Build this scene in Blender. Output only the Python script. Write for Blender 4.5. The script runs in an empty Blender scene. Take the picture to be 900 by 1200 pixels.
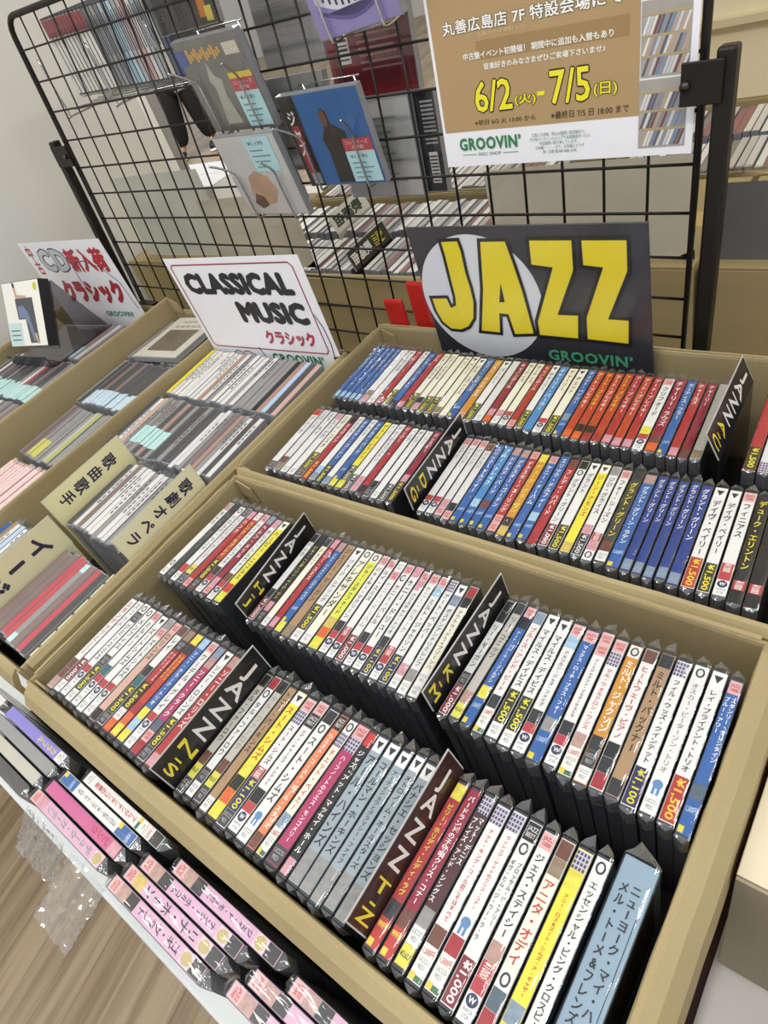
import bpy, bmesh, math, random
from mathutils import Vector, Matrix
S = bpy.context.scene
COL = S.collection
RNG = random.Random(7)

# ------------------------------------------------------------------ camera
CAM_POS = Vector((1.4222, -0.7792, 1.3627))
ROT = Matrix(((0.7777, 0.5574, -0.2906), (0.2333, -0.6853, -0.6899), (-0.5837, 0.4687, -0.6630)))
cd_ = bpy.data.cameras.new('camera')
cam = bpy.data.objects.new('camera', cd_)
COL.objects.link(cam)
cd_.sensor_fit = 'VERTICAL'
cd_.sensor_height = 24.0
cd_.lens = 764.98 / 1200 * 24.0
cd_.clip_start = 0.02
r0, r1, r2 = [Vector(r).normalized() for r in ROT]
r0 = r1.cross(r2)
cam.matrix_world = Matrix(((r0.x, -r1.x, -r2.x, CAM_POS.x), (r0.y, -r1.y, -r2.y, CAM_POS.y), (r0.z, -r1.z, -r2.z, CAM_POS.z), (0, 0, 0, 1)))
S.camera = cam

# ------------------------------------------------------------------ world, lights, exposure
wd = bpy.data.worlds.new('world')
S.world = wd
wd.use_nodes = True
wd.node_tree.nodes['Background'].inputs[0].default_value = (0.93, 0.96, 1.0, 1)
wd.node_tree.nodes['Background'].inputs[1].default_value = 0.78
S.view_settings.view_transform = 'Standard'
S.view_settings.look = 'None'
S.view_settings.gamma = 1
S.view_settings.use_curve_mapping = False
S.view_settings.exposure = -0.18
try:
    S.cycles.transparent_max_bounces = 24
    S.cycles.max_bounces = 8
except Exception:
    pass

def area(name, loc, sx, sy, power, target=None, col=(1, 0.97, 0.93)):
    l = bpy.data.lights.new(name, 'AREA')
    l.shape = 'RECTANGLE'; l.size = sx; l.size_y = sy; l.energy = power; l.color = col
    o = bpy.data.objects.new(name, l); COL.objects.link(o)
    o.location = loc
    if target:
        d = Vector(target) - Vector(loc)
        o.rotation_euler = d.to_track_quat('-Z', 'Y').to_euler()
    return o
area('ceiling_tube_light', (0.9, 1.4, 2.75), 2.4, 0.25, 52)
area('ceiling_tube_light', (0.6, -1.3, 2.75), 2.4, 0.25, 42)
area('ceiling_tube_light', (2.6, -0.1, 2.75), 0.25, 2.4, 34)
area('ceiling_tube_light', (-4.0, 3.0, 2.75), 2.4, 0.3, 90)

# ------------------------------------------------------------------ materials
def lin(c):
    return c / 12.92 if c <= 0.04045 else ((c + 0.055) / 1.055) ** 2.4
def rgb(h):
    return tuple(lin(int(h[i:i + 2], 16) / 255) for i in (0, 2, 4)) + (1,)
MATS = {}
def mat(hexcol, rough=0.5, noise=0.06, scale=30.0, metal=0.0, spec=0.5, bump=0.0, key=''):
    k = (hexcol, rough, noise, scale, metal, spec, bump, key)
    if k in MATS: return MATS[k]
    m = bpy.data.materials.new('paint_' + hexcol)
    m.use_nodes = True
    nt = m.node_tree; b = nt.nodes['Principled BSDF']
    b.inputs['Roughness'].default_value = rough
    b.inputs['Metallic'].default_value = metal
    b.inputs['Specular IOR Level'].default_value = spec
    c = rgb(hexcol)
    tc = nt.nodes.new('ShaderNodeTexCoord')
    n = nt.nodes.new('ShaderNodeTexNoise'); n.inputs['Scale'].default_value = scale; n.inputs['Detail'].default_value = 3
    nt.links.new(tc.outputs['Object'], n.inputs['Vector'])
    mx = nt.nodes.new('ShaderNodeMix'); mx.data_type = 'RGBA'
    mx.inputs[6].default_value = tuple(max(0, x * (1 - noise)) for x in c[:3]) + (1,)
    mx.inputs[7].default_value = tuple(min(1, x * (1 + noise)) for x in c[:3]) + (1,)
    nt.links.new(n.outputs['Fac'], mx.inputs[0])
    nt.links.new(mx.outputs[2], b.inputs['Base Color'])
    if bump:
        bp = nt.nodes.new('ShaderNodeBump'); bp.inputs['Strength'].default_value = bump; bp.inputs['Distance'].default_value = 0.002
        nt.links.new(n.outputs['Fac'], bp.inputs['Height']); nt.links.new(bp.outputs['Normal'], b.inputs['Normal'])
    MATS[k] = m
    return m

def cardboard_mat(name, c1, c2):
    m = bpy.data.materials.new(name); m.use_nodes = True
    nt = m.node_tree; b = nt.nodes['Principled BSDF']; b.inputs['Roughness'].default_value = 0.75
    b.inputs['Specular IOR Level'].default_value = 0.25
    tc = nt.nodes.new('ShaderNodeTexCoord')
    n = nt.nodes.new('ShaderNodeTexNoise'); n.inputs['Scale'].default_value = 9; n.inputs['Detail'].default_value = 6
    w = nt.nodes.new('ShaderNodeTexNoise'); w.inputs['Scale'].default_value = 420; w.inputs['Detail'].default_value = 2
    for q in (n, w): nt.links.new(tc.outputs['Object'], q.inputs['Vector'])
    mx = nt.nodes.new('ShaderNodeMix'); mx.data_type = 'RGBA'
    mx.inputs[6].default_value = rgb(c1); mx.inputs[7].default_value = rgb(c2)
    ad = nt.nodes.new('ShaderNodeMath'); ad.operation = 'MULTIPLY_ADD'
    nt.links.new(w.outputs['Fac'], ad.inputs[0]); ad.inputs[1].default_value = 0.45
    nt.links.new(n.outputs['Fac'], ad.inputs[2])
    sb = nt.nodes.new('ShaderNodeMath'); sb.operation = 'SUBTRACT'; sb.inputs[1].default_value = 0.22
    nt.links.new(ad.outputs[0], sb.inputs[0])
    nt.links.new(sb.outputs[0], mx.inputs[0]); nt.links.new(mx.outputs[2], b.inputs['Base Color'])
    bp = nt.nodes.new('ShaderNodeBump'); bp.inputs['Strength'].default_value = 0.35; bp.inputs['Distance'].default_value = 0.001
    nt.links.new(n.outputs['Fac'], bp.inputs['Height']); nt.links.new(bp.outputs['Normal'], b.inputs['Normal'])
    return m
M_CARD = cardboard_mat('kraft_cardboard', '94845F', 'AC9D77')
M_CARD_BACK = cardboard_mat('kraft_cardboard_back', '928158', 'A8976E')
M_CREAM = cardboard_mat('cream_carton', 'CFC4A8', 'DCD2B8')
M_GREYCARD = cardboard_mat('grey_carton', '9B978A', 'AAA698')

def film_mat(name, tint=(0.97, 0.98, 0.99, 1), gl=0.5, rough=0.07, bump=0.5, scale=160, milk=0.0):
    m = bpy.data.materials.new(name); m.use_nodes = True
    nt = m.node_tree; nt.nodes.clear()
    out = nt.nodes.new('ShaderNodeOutputMaterial')
    tr = nt.nodes.new('ShaderNodeBsdfTransparent'); tr.inputs[0].default_value = tint
    g = nt.nodes.new('ShaderNodeBsdfGlossy'); g.inputs['Roughness'].default_value = rough; g.inputs[0].default_value = (1, 1, 1, 1)
    fr = nt.nodes.new('ShaderNodeLayerWeight'); fr.inputs['Blend'].default_value = 0.5
    p4 = nt.nodes.new('ShaderNodeMath'); p4.operation = 'POWER'; p4.inputs[1].default_value = 4.0
    ma = nt.nodes.new('ShaderNodeMath'); ma.operation = 'MULTIPLY_ADD'; ma.inputs[1].default_value = 0.9 * min(1, gl * 1.6); ma.inputs[2].default_value = 0.09 * gl
    nt.links.new(fr.outputs['Facing'], p4.inputs[0]); nt.links.new(p4.outputs[0], ma.inputs[0])
    tc = nt.nodes.new('ShaderNodeTexCoord')
    n = nt.nodes.new('ShaderNodeTexNoise'); n.inputs['Scale'].default_value = scale; n.inputs['Detail'].default_value = 2
    mp = nt.nodes.new('ShaderNodeMapping'); mp.inputs['Scale'].default_value = (1, 0.07, 1)
    nt.links.new(tc.outputs['Object'], mp.inputs[0]); nt.links.new(mp.outputs[0], n.inputs['Vector'])
    bp = nt.nodes.new('ShaderNodeBump'); bp.inputs['Strength'].default_value = bump; bp.inputs['Distance'].default_value = 0.002
    nt.links.new(n.outputs['Fac'], bp.inputs['Height'])
    nt.links.new(bp.outputs['Normal'], g.inputs['Normal']); nt.links.new(bp.outputs['Normal'], fr.inputs['Normal'])
    mx = nt.nodes.new('ShaderNodeMixShader')
    nt.links.new(ma.outputs[0], mx.inputs[0]); nt.links.new(tr.outputs[0], mx.inputs[1]); nt.links.new(g.outputs[0], mx.inputs[2])
    if milk:
        df = nt.nodes.new('ShaderNodeBsdfDiffuse'); df.inputs[0].default_value = (.75, .76, .78, 1)
        m2 = nt.nodes.new('ShaderNodeMixShader'); m2.inputs[0].default_value = milk
        nt.links.new(mx.outputs[0], m2.inputs[1]); nt.links.new(df.outputs[0], m2.inputs[2]); nt.links.new(m2.outputs[0], out.inputs[0])
    else:
        nt.links.new(mx.outputs[0], out.inputs[0])
    return m
M_FILM = film_mat('clear_cellophane', gl=0.5)
M_FILM_END = film_mat('crinkled_cellophane', tint=(0.88, 0.89, 0.90, 1), gl=1.6, rough=0.16, bump=1.0, scale=220, milk=0.06)
M_SHEET = film_mat('clear_plastic_sheet', tint=(0.90, 0.91, 0.92, 1), gl=1.8, rough=0.1, bump=1.0, scale=70, milk=0.05)
M_COVER = film_mat('sign_plastic', gl=0.45, rough=0.16, bump=0.25, scale=16)
M_SMOKE = film_mat('smoked_acrylic', tint=(0.60, 0.59, 0.63, 1), gl=0.5, rough=0.04, bump=0.0)
M_WIRE = mat('17130F', 0.4, 0.2, 60, 0.3)
M_POST = mat('1C1712', 0.45, 0.5, 25, 0.35, bump=0.3)
M_CHROME = mat('C8C8C8', 0.18, 0.05, 20, 1.0)
M_CASE = mat('3E4044', 0.18, 0.2, 40)
M_CASE_LIGHT = mat('8B8C90', 0.15, 0.15, 60)

# ------------------------------------------------------------------ mesh helpers
def link(name, me, m=None, parent=None, loc=None, rot=None):
    o = bpy.data.objects.new(name, me); COL.objects.link(o)
    if m is not None and me is not None and not me.materials: me.materials.append(m)
    if parent is not None: o.parent = parent
    if loc is not None: o.location = loc
    if rot is not None: o.rotation_euler = rot
    return o
def tag(o, label, cat, group=None, kind=None):
    o['label'] = label; o['category'] = cat
    if group: o['group'] = group
    if kind: o['kind'] = kind
    return o
def empty(name, loc=(0, 0, 0), rot=(0, 0, 0)):
    o = bpy.data.objects.new(name, None); COL.objects.link(o)
    o.empty_display_size = 0.02; o.location = loc; o.rotation_euler = rot
    return o
def mk(name, verts, faces, smooth=False):
    me = bpy.data.meshes.new(name); me.from_pydata([tuple(v) for v in verts], [], faces)
    if smooth:
        for p in me.polygons: p.use_smooth = True
    me.update()
    return me
def bm_mesh(name, bm, smooth=False):
    bmesh.ops.recalc_face_normals(bm, faces=bm.faces)
    me = bpy.data.meshes.new(name); bm.to_mesh(me); bm.free()
    if smooth:
        for p in me.polygons: p.use_smooth = True
    return me
def add_box(bm, x0, x1, y0, y1, z0, z1, bev=0.0, M=None):
    r = bmesh.ops.create_cube(bm, size=1.0)
    vs = r['verts']
    for v in vs:
        v.co = Vector(((x0 + x1) / 2 + v.co.x * (x1 - x0), (y0 + y1) / 2 + v.co.y * (y1 - y0), (z0 + z1) / 2 + v.co.z * (z1 - z0)))
    if bev > 0:
        es = list({e for v in vs for e in v.link_edges})
        rr = bmesh.ops.bevel(bm, geom=es, offset=bev, segments=2, affect='EDGES', profile=0.5)
        vs = rr['verts']
    if M is not None:
        bmesh.ops.transform(bm, matrix=M, verts=list({v for v in vs}))
def boxmesh(name, x0, x1, y0, y1, z0, z1, bev=0.0, M=None):
    bm = bmesh.new(); add_box(bm, x0, x1, y0, y1, z0, z1, bev, M)
    return bm_mesh(name, bm)
def tube(bm, pts, r, n=8, closed=False):
    pts = [Vector(p) for p in pts]; rings = []
    up = None
    for i, p in enumerate(pts):
        a = pts[i - 1] if i > 0 else (pts[-1] if closed else p)
        b = pts[i + 1] if i < len(pts) - 1 else (pts[0] if closed else p)
        t = (b - a).normalized()
        if up is None:
            up = Vector((0, 0, 1)) if abs(t.z) < 0.9 else Vector((1, 0, 0))
        s = t.cross(up)
        if s.length < 1e-5: s = t.orthogonal()
        s.normalize(); up = s.cross(t).normalized()
        rings.append([bm.verts.new(p + (s * math.cos(2 * math.pi * k / n) + up * math.sin(2 * math.pi * k / n)) * r) for k in range(n)])
    m = len(rings)
    for i in range(m if closed else m - 1):
        A, B = rings[i], rings[(i + 1) % m]
        for k in range(n): bm.faces.new((A[k], A[(k + 1) % n], B[(k + 1) % n], B[k]))
    if not closed:
        bm.faces.new(rings[0][::-1]); bm.faces.new(rings[-1])
def smooth_path(pts, n=6):
    pts = [Vector(p) for p in pts]; out = []
    for i in range(len(pts) - 1):
        p0 = pts[max(i - 1, 0)]; p1 = pts[i]; p2 = pts[i + 1]; p3 = pts[min(i + 2, len(pts) - 1)]
        for k in range(n):
            t = k / n
            out.append(0.5 * ((2 * p1) + (p2 - p0) * t + (2 * p0 - 5 * p1 + 4 * p2 - p3) * t * t + (-p0 + 3 * p1 - 3 * p2 + p3) * t ** 3))
    out.append(pts[-1])
    return out
def poly(name, pts, m, parent, z, thick=0.0):
    """flat printed shape in the parent's local xy plane at height z"""
    bm = bmesh.new()
    vs = [bm.verts.new((x, y, z)) for x, y in pts]
    f = bm.faces.new(vs)
    bmesh.ops.triangulate(bm, faces=[f])
    for f in bm.faces:
        if f.normal.z < 0: f.normal_flip()
    me = bpy.data.meshes.new(name); bm.to_mesh(me); bm.free()
    return link(name, me, m, parent)
def rect(name, x0, x1, y0, y1, z, m, parent):
    return link(name, mk(name, [(x0, y0, z), (x1, y0, z), (x1, y1, z), (x0, y1, z)], [(0, 1, 2, 3)]), m, parent)
def quads(name, qs, z, m, parent):
    v = []; f = []
    for (x0, x1, y0, y1) in qs:
        i = len(v); v += [(x0, y0, z), (x1, y0, z), (x1, y1, z), (x0, y1, z)]; f.append((i, i + 1, i + 2, i + 3))
    return link(name, mk(name, v, f), m, parent)

# ------------------------------------------------------------------ lettering: built once, reused
TEXT = {}          # key -> mesh ; every glyph string is centred on the origin, height normalised later
PENDING = []
def want(s, bold=0.0, spacing=1.0, line=1.0, shear=0.0):
    k = (s, bold, spacing, line, shear)
    if k not in TEXT:
        TEXT[k] = None; PENDING.append(k)
    return k
def dilate(me, d):
    nd = 8 if d > 0.03 else 4
    v = [x.co.copy() for x in me.vertices]; f = [list(p.vertices) for p in me.polygons]; V = []; F = []
    for q in range(nd):
        a = math.pi / 4 * (0 if nd == 8 else 1) + 2 * math.pi * q / nd; o = len(V)
        V += [(c.x + d * math.cos(a), c.y + d * math.sin(a), q * 1.6e-5) for c in v]; F += [[i + o for i in p] for p in f]
    n = bpy.data.meshes.new('lettering'); n.from_pydata(V, [], F); n.update()
    return n
def flush():
    obs = []
    for k in PENDING:
        cu = bpy.data.curves.new('lettering', 'FONT')
        cu.body = k[0]; cu.align_x = 'CENTER'; cu.align_y = 'CENTER'; cu.resolution_u = 2
        cu.offset = 0.0; cu.space_character = k[2]; cu.space_line = k[3]; cu.shear = k[4]; cu.size = 1.0
        o = bpy.data.objects.new('lettering', cu); COL.objects.link(o); obs.append((k, o, cu))
    dg = bpy.context.evaluated_depsgraph_get(); dg.update()
    for k, o, cu in obs:
        me = bpy.data.meshes.new_from_object(o.evaluated_get(dg))
        me.name = 'lettering'
        if k[1] >= 0.015: me = dilate(me, k[1])
        xs = [v.co.x for v in me.vertices]; ys = [v.co.y for v in me.vertices]
        if xs:
            cx, cy = (min(xs) + max(xs)) / 2, (min(ys) + max(ys)) / 2
            for v in me.vertices: v.co.x -= cx; v.co.y -= cy
            me['w'] = max(xs) - min(xs); me['h'] = max(ys) - min(ys)
        TEXT[k] = me
    for k, o, cu in obs:
        bpy.data.objects.remove(o); bpy.data.curves.remove(cu)
    PENDING.clear()
TCACHE = {}
def text(name, k, m, parent, cx, cy, z, w=None, h=None, rot=0.0, fit=False):
    """place lettering so it fills w x h (in its own reading frame); rot turns it about z"""
    me = TEXT[k]
    if me is None or not len(me.vertices): return None
    mw, mh = me['w'], me['h']
    if w is None: sx = sy = h / mh
    elif h is None: sx = sy = w / mw
    elif fit: sx = sy = min(w / mw, h / mh)
    else: sx, sy = w / mw, h / mh
    key = (k, m.name)
    if key not in TCACHE:
        c = me.copy(); c.materials.clear(); c.materials.append(m); TCACHE[key] = c
    o = link(name, TCACHE[key], None, parent)
    o.location = (cx, cy, z); o.rotation_euler = (0, 0, rot); o.scale = (sx, sy, 1)
    return o
def outlined(ko, k, mo, m, parent, cx, cy, z, w, h):
    me, mo_ = TEXT[k], TEXT[ko]
    sx, sy = w / me['w'], h / me['h']
    text('lettering_outline', ko, mo, parent, cx, cy, z - .0002, w=mo_['w'] * sx, h=mo_['h'] * sy)
    return text('lettering', k, m, parent, cx, cy, z, w=w, h=h)
def vert(s):
    return '\n'.join({'ー': 'I', '～': 'I', '-': 'I'}.get(c, c) for c in s)

_o = ['first', 'second', 'third', 'fourth', 'fifth', 'sixth', 'seventh', 'eighth', 'ninth']
ORD = _o + ['tenth', 'eleventh', 'twelfth', 'thirteenth', 'fourteenth', 'fifteenth', 'sixteenth', 'seventeenth', 'eighteenth', 'nineteenth']
for tens, ten in (('twent', 'twenty'), ('thirt', 'thirty'), ('fort', 'forty')):
    ORD += [tens + 'ieth'] + [ten + '-' + q for q in _o]
PAL = {  # spine colours
    'W': ('DEDCD7', 'white'), 'C': ('E6E0CB', 'cream'), 'G': ('B9B4A8', 'grey-beige'), 'L': ('D5D3CE', 'pale grey'), 'K': ('1D1B1A', 'black'), 'O': ('3B3A33', 'dark olive'),
    'R': ('A62A2C', 'red'), 'V': ('B43E28', 'orange-red'), 'M': ('A8315E', 'magenta'), 'X': ('8C1E35', 'crimson'), 'N': ('4A2222', 'maroon'),
    'B': ('325E9E', 'blue'), 'S': ('4583BA', 'sky blue'), 'D': ('213A80', 'navy blue'), 'E': ('93A0A6', 'slate grey'), 'T': ('A68562', 'tan'), 'P': ('C9A493', 'pinkish tan'),
    'Y': ('E4D63E', 'yellow'), 'Z': ('D8D850', 'lime yellow'), 'A': ('E08050', 'orange'), 'H': ('C78A2E', 'ochre'), 'F': ('8BA9BE', 'pale blue'), 'Q': ('CFA3BB', 'pink'),
    'J': ('C05A8A', 'hot pink'), 'U': ('8279C4', 'lilac'), 'I': ('AFC4DC', 'silver blue'), 'k': ('4C4A4B', 'dark grey'), 'g': ('8F8D8C', 'grey'), 'm': ('7F6E6A', 'brownish grey'),
    'r': ('B25058', 'rose red'), 'b': ('A88574', 'brown'), 'l': ('A9B25E', 'moss green')}
TCOL = {'k': ('1A1918', 'black'), 'w': ('F2F0EC', 'white'), 'y': ('E8D84A', 'yellow'), 'r': ('B5312C', 'red'), 'g': ('8A877F', 'grey'), 'p': ('6A2A5A', 'purple'), 'd': ('4A4643', 'dark grey')}
CASE_H, CASE_L = 0.142, 0.125
case_cache, sleeve_cache = {}, {}
def case_mesh(t, light=False):
    k = (round(t, 4), light)
    if k not in case_cache:
        bm = bmesh.new(); add_box(bm, -t / 2, t / 2, -CASE_L / 2, CASE_L / 2, 0, CASE_H, 0.0007)
        me = bm_mesh('jewel_case', bm); me.materials.append(M_CASE_LIGHT if light else M_CASE)
        case_cache[k] = me
    return case_cache[k]
def sleeve_mesh(t, var):
    """loose clear bag: wrinkled top film plus the folded gussets that stick out at both ends"""
    k = (round(t, 4), var)
    if k in sleeve_cache: return sleeve_cache[k]
    rg = random.Random(var * 31 + 5)
    bm = bmesh.new(); ny, nx = 14, 4; h = t / 2 + 0.0001; e = CASE_L / 2 + 0.0006; zt = CASE_H + 0.0014
    G = []
    for j in range(ny + 1):
        row = []
        for i in range(nx + 1):
            z = zt + rg.uniform(-0.0002, 0.0007) + (0.0006 * math.sin(math.pi * i / nx)) - (0.0008 if i in (0, nx) else 0)
            row.append(bm.verts.new((-h + 2 * h * i / nx, -e + 2 * e * j / ny, z)))
        G.append(row)
    for j in range(ny):
        for i in range(nx): bm.faces.new((G[j][i], G[j][i + 1], G[j + 1][i + 1], G[j + 1][i]))
    for i in (0, nx):                                   # short side skirts
        lo = [bm.verts.new((G[j][i].co.x, G[j][i].co.y, zt - 0.02)) for j in range(ny + 1)]
        for j in range(ny): bm.faces.new((G[j][i], G[j + 1][i], lo[j + 1], lo[j]))
    for s, row in ((-1, G[0]), (1, G[-1])):
        ap = 0.0090 if s > 0 else 0.0036
        px = rg.uniform(-0.25, 0.25) * t
        A, B, Mid = row[0], row[-1], row[nx // 2]
        P = bm.verts.new((px, s * (e + ap * rg.uniform(0.8, 1.2)), zt - rg.uniform(0.001, 0.004)))
        Q = bm.verts.new((px * 0.4, s * (e + ap * 1.1), zt - 0.016))
        Cc = bm.verts.new((-h * 0.95, s * e, zt - 0.02)); D = bm.verts.new((h * 0.95, s * e, zt - 0.02))
        a2 = bm.verts.new((-h * 0.6, s * (e + ap * 0.45), zt - 0.0005 + rg.uniform(-.001, .0012))); b2 = bm.verts.new((h * 0.6, s * (e + ap * 0.4), zt - 0.001 + rg.uniform(-.001, .0012)))
        for f in ((A, row[1], a2), (row[1], Mid, a2), (Mid, row[3], b2), (row[3], B, b2), (a2, Mid, P), (Mid, b2, P), (A, a2, Cc), (a2, P, Q, Cc), (B, D, b2), (b2, D, Q, P)):
            ff = bm.faces.new(f); ff.material_index = 1
    bm.normal_update()
    me = bpy.data.meshes.new('sleeve'); bm.to_mesh(me); bm.free()
    me.materials.append(M_FILM); me.materials.append(M_FILM_END)
    sleeve_cache[k] = me
    return me

# bottom / top blocks of a spine : code -> (length in m, builder)
PRICE = {'o': ('33331F', 'E6DA3C', '¥1,500', 0.031, 'olive'), 'e': ('A8352A', 'EBC23E', '¥1,500', 0.033, 'red'), 'p': ('2C2753', 'D9D23C', '¥1,100', 0.029, 'purple'), 'm': ('7A1F2B', 'EDE8E4', '¥1,000', 0.028, 'maroon'),
         'N': ('2A2A2C', 'E8E4DC', '¥1,500', 0.026, 'black'), 'h': ('A83038', 'F0E8E0', '¥1000', 0.010, 'red')}
for k, v in PRICE.items(): want(v[2], 0.02)
kW = want('W', 0.03); kWP = want('WPCR\n2728', 0.01); kUC = want('UCCO\n9021', 0.01); kL15 = want('1,500円', 0.02); k999 = want('999円', 0.03); k2627 = want('¥2,627', 0.02)
kJZ = want('JAZZ\n1000', 0.03); kJB = want('JAZZ\nBEST', 0.02); k限 = want('限定盤', 0.02)
def block(root, code, ya, yb, t):
    """one printed block on the spine between ya (front) and yb (rear)"""
    x = t / 2 - 0.0009; z = CASE_H + 0.00062; cy = (ya + yb) / 2; ln = yb - ya
    if code in PRICE:
        bg, fg, s, _, _ = PRICE[code]
        b = rect('price_label', -x, x, ya, yb, z, mat(bg, 0.35), root)
        text('price_lettering', want(s, 0.02), mat(fg, 0.4), b, 0, cy, z + 0.0001, w=ln * 0.9, h=min(2 * x * 0.66, ln), rot=-math.pi / 2)
    elif code == 'w':
        b = rect('catalogue_label', -x, x, ya, yb, z, mat('EAE8E4', 0.35), root)
        quads('red_band', [(-x, x, yb - ln * 0.34, yb)], z + 0.0001, mat('B03A40', 0.35), b)
        ring = [(0.0039 * math.cos(a * math.pi / 10), cy - ln * 0.02 + 0.0039 * math.sin(a * math.pi / 10)) for a in range(20)]
        c = poly('round_logo', ring, mat('27304C', 0.4), b, z + 0.00012)
        text('logo_letter', kW, mat('EDEDED', 0.4), c, 0, cy - ln * 0.02, z + 0.0002, w=0.0044, h=0.0036)
        text('code_lettering', kWP, mat('2A2A2A', 0.4), b, 0, ya + ln * 0.17, z + 0.00012, w=2 * x * 0.8, h=ln * 0.22)
    elif code == 'c':
        b = rect('catalogue_label', -x, x, ya, yb, z, mat('E4E2DC', 0.35), root)
        text('code_lettering', kUC, mat('2A2A2A', 0.4), b, 0, cy, z + 0.0001, w=2 * x * 0.8, h=ln * 0.6)
    elif code == 'q':
        b = rect('catalogue_label', -x, x, ya, yb, z, mat('3B3A3E', 0.35), root)
        text('code_lettering', kUC, mat('C9C7C3', 0.4), b, 0, cy, z + 0.0001, w=2 * x * 0.8, h=ln * 0.6)
    elif code == 'l':
        b = rect('price_label', -x, x, ya, yb, z, mat('E6E2D8', 0.35), root)
        text('price_lettering', kL15, mat('B5352F', 0.4), b, 0, yb - ln * 0.2, z + 0.0001, w=2 * x * 0.85, h=ln * 0.2)
        text('code_lettering', kUC, mat('3A3A3A', 0.4), b, 0, cy - ln * 0.02, z + 0.0001, w=2 * x * 0.8, h=ln * 0.3)
        quads('yellow_square', [(-x, -x * 0.2, ya, ya + ln * 0.2)], z + 0.0001, mat('D8C23A', 0.4), b)
        quads('green_square', [(-x * 0.2, x, ya, ya + ln * 0.16)], z + 0.0001, mat('3C6B45', 0.4), b)
    elif code == 'a':
        b = rect('price_label', -x, x, ya, yb, z, mat('B8362C', 0.35), root)
        text('price_lettering', k999, mat('E8D24A', 0.4), b, 0, yb - ln * 0.25, z + 0.0001, w=2 * x * 0.85, h=ln * 0.24)
        quads('yellow_square', [(-x, 0, ya, ya + ln * 0.25)], z + 0.0001, mat('D8C23A', 0.4), b)
    elif code == 'i':
        b = rect('price_label', -x, x, ya, yb, z, mat('2E5C9C', 0.35), root)
        text('price_lettering', kL15, mat('BFD0E2', 0.4), b, 0, yb - ln * 0.3, z + 0.0001, w=2 * x * 0.85, h=ln * 0.2)
        quads('yellow_square', [(-x, -x * 0.1, ya, ya + ln * 0.2)], z + 0.0001, mat('D8C23A', 0.4), b)
    elif code == 'y':
        b = rect('price_label', -x, x, ya, yb, z, mat('D6CE4A', 0.35), root)
        text('price_lettering', k2627, mat('22221C', 0.4), b, 0, cy, z + 0.0001, w=2 * x * 0.85, h=ln * 0.3)
    elif code == 'j':
        b = rect('series_mark', -x, x, ya, yb, z, mat('D9A9A4', 0.35), root)
        text('mark_lettering', kJZ, mat('B03540', 0.4), b, 0, cy, z + 0.0001, w=2 * x * 0.8, h=ln * 0.6)
    elif code == 'J':
        b = rect('series_mark', -x, x, ya, yb, z, mat('1E1C1D', 0.35), root)
        text('mark_lettering', kJB, mat('D8D5D0', 0.4), b, 0, cy, z + 0.0001, w=2 * x * 0.85, h=ln * 0.6)
    elif code == 'v':
        b = rect('series_mark', -x, x, ya, yb, z, mat('E7E5DF', 0.35), root)
        poly('triangle_logo', [(-x * 0.7, yb - ln * 0.25), (0, ya + ln * 0.2), (x * 0.7, yb - ln * 0.25)], mat('2A2828', 0.4), b, z + 0.0001)
    elif code == 'O':
        b = rect('series_mark', -x, x, ya, yb, z, mat('E7E5DF', 0.35), root)
        poly('round_logo', [(0.0032 * math.cos(a * math.pi / 9), cy + 0.0042 * math.sin(a * math.pi / 9)) for a in range(18)], mat('2A2828', 0.4), b, z + 0.0001)
        poly('logo_hole', [(0.0019 * math.cos(a * math.pi / 9), cy + 0.0028 * math.sin(a * math.pi / 9)) for a in range(18)], mat('D8D6D0', 0.4), b, z + 0.00018)
    elif code == 'n':
        b = rect('series_mark', -x, x, ya, yb, z, mat('C9C4CC', 0.35), root)
        quads('pattern', [(-x + 2 * x * (i % 4) / 4, -x + 2 * x * (i % 4) / 4 + x * 0.34, ya + ln * (i // 4) / 4, ya + ln * (i // 4 + 0.7) / 4) for i in range(16)], z + 0.0001, mat('4A3E62', 0.4), b)
    elif code == 'C':
        b = rect('gold_mark', -x, x, ya, yb, z, mat('E3BDCB', 0.35), root)
        poly('gold_disc', [(x * .86 * math.cos(a * math.pi / 10), cy + ln * .46 * math.sin(a * math.pi / 10)) for a in range(20)], mat('B9A66E', 0.4, .2, 300), b, z + 0.0001)
    elif code == 'M':
        b = rect('medal_mark', -x, x, ya, yb, z, mat('E7E5DF', 0.35), root)
        poly('blue_medal', [(0.0034 * math.cos(a * math.pi / 9), cy + ln * .12 + 0.0034 * math.sin(a * math.pi / 9)) for a in range(18)], mat('5D84AE', 0.4), b, z + 0.0001)
        quads('ribbon', [(-0.0025, -0.0006, ya + ln * .05, cy), (0.0006, 0.0025, ya + ln * .05, cy)], z + 0.00008, mat('5D84AE', 0.4), b)
    else:
        COLS = {'d': '2B2C2E', 'b': '6B4032', 'u': '2F6468', 'z': '7E8FA0', 'f': 'B08C80', 'r': '9C2B30', 't': '8C7A62', 'g': '8E8C88', 'x': 'D2622E', 'L': '9DBCD2', 'k': '1B1A1A', 's': '50606C', 'Y': 'D8CE48', 'P': 'C9909A', 'G': 'C9AE5A', 'R': 'C2352F', 'I': 'B5D6D8'}
        b = rect('picture_patch', -x, x, ya, yb, z, mat(COLS[code], 0.35, 0.35, 240), root)
BLEN = {'w': 0.024, 'c': 0.012, 'q': 0.013, 'l': 0.022, 'a': 0.019, 'i': 0.024, 'y': 0.013, 'j': 0.011, 'J': 0.013, 'v': 0.012, 'O': 0.011, 'n': 0.013, 'M': 0.014, 'C': 0.012}
def blen(c): return PRICE[c][3] if c in PRICE else BLEN.get(c, 0.012)

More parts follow.
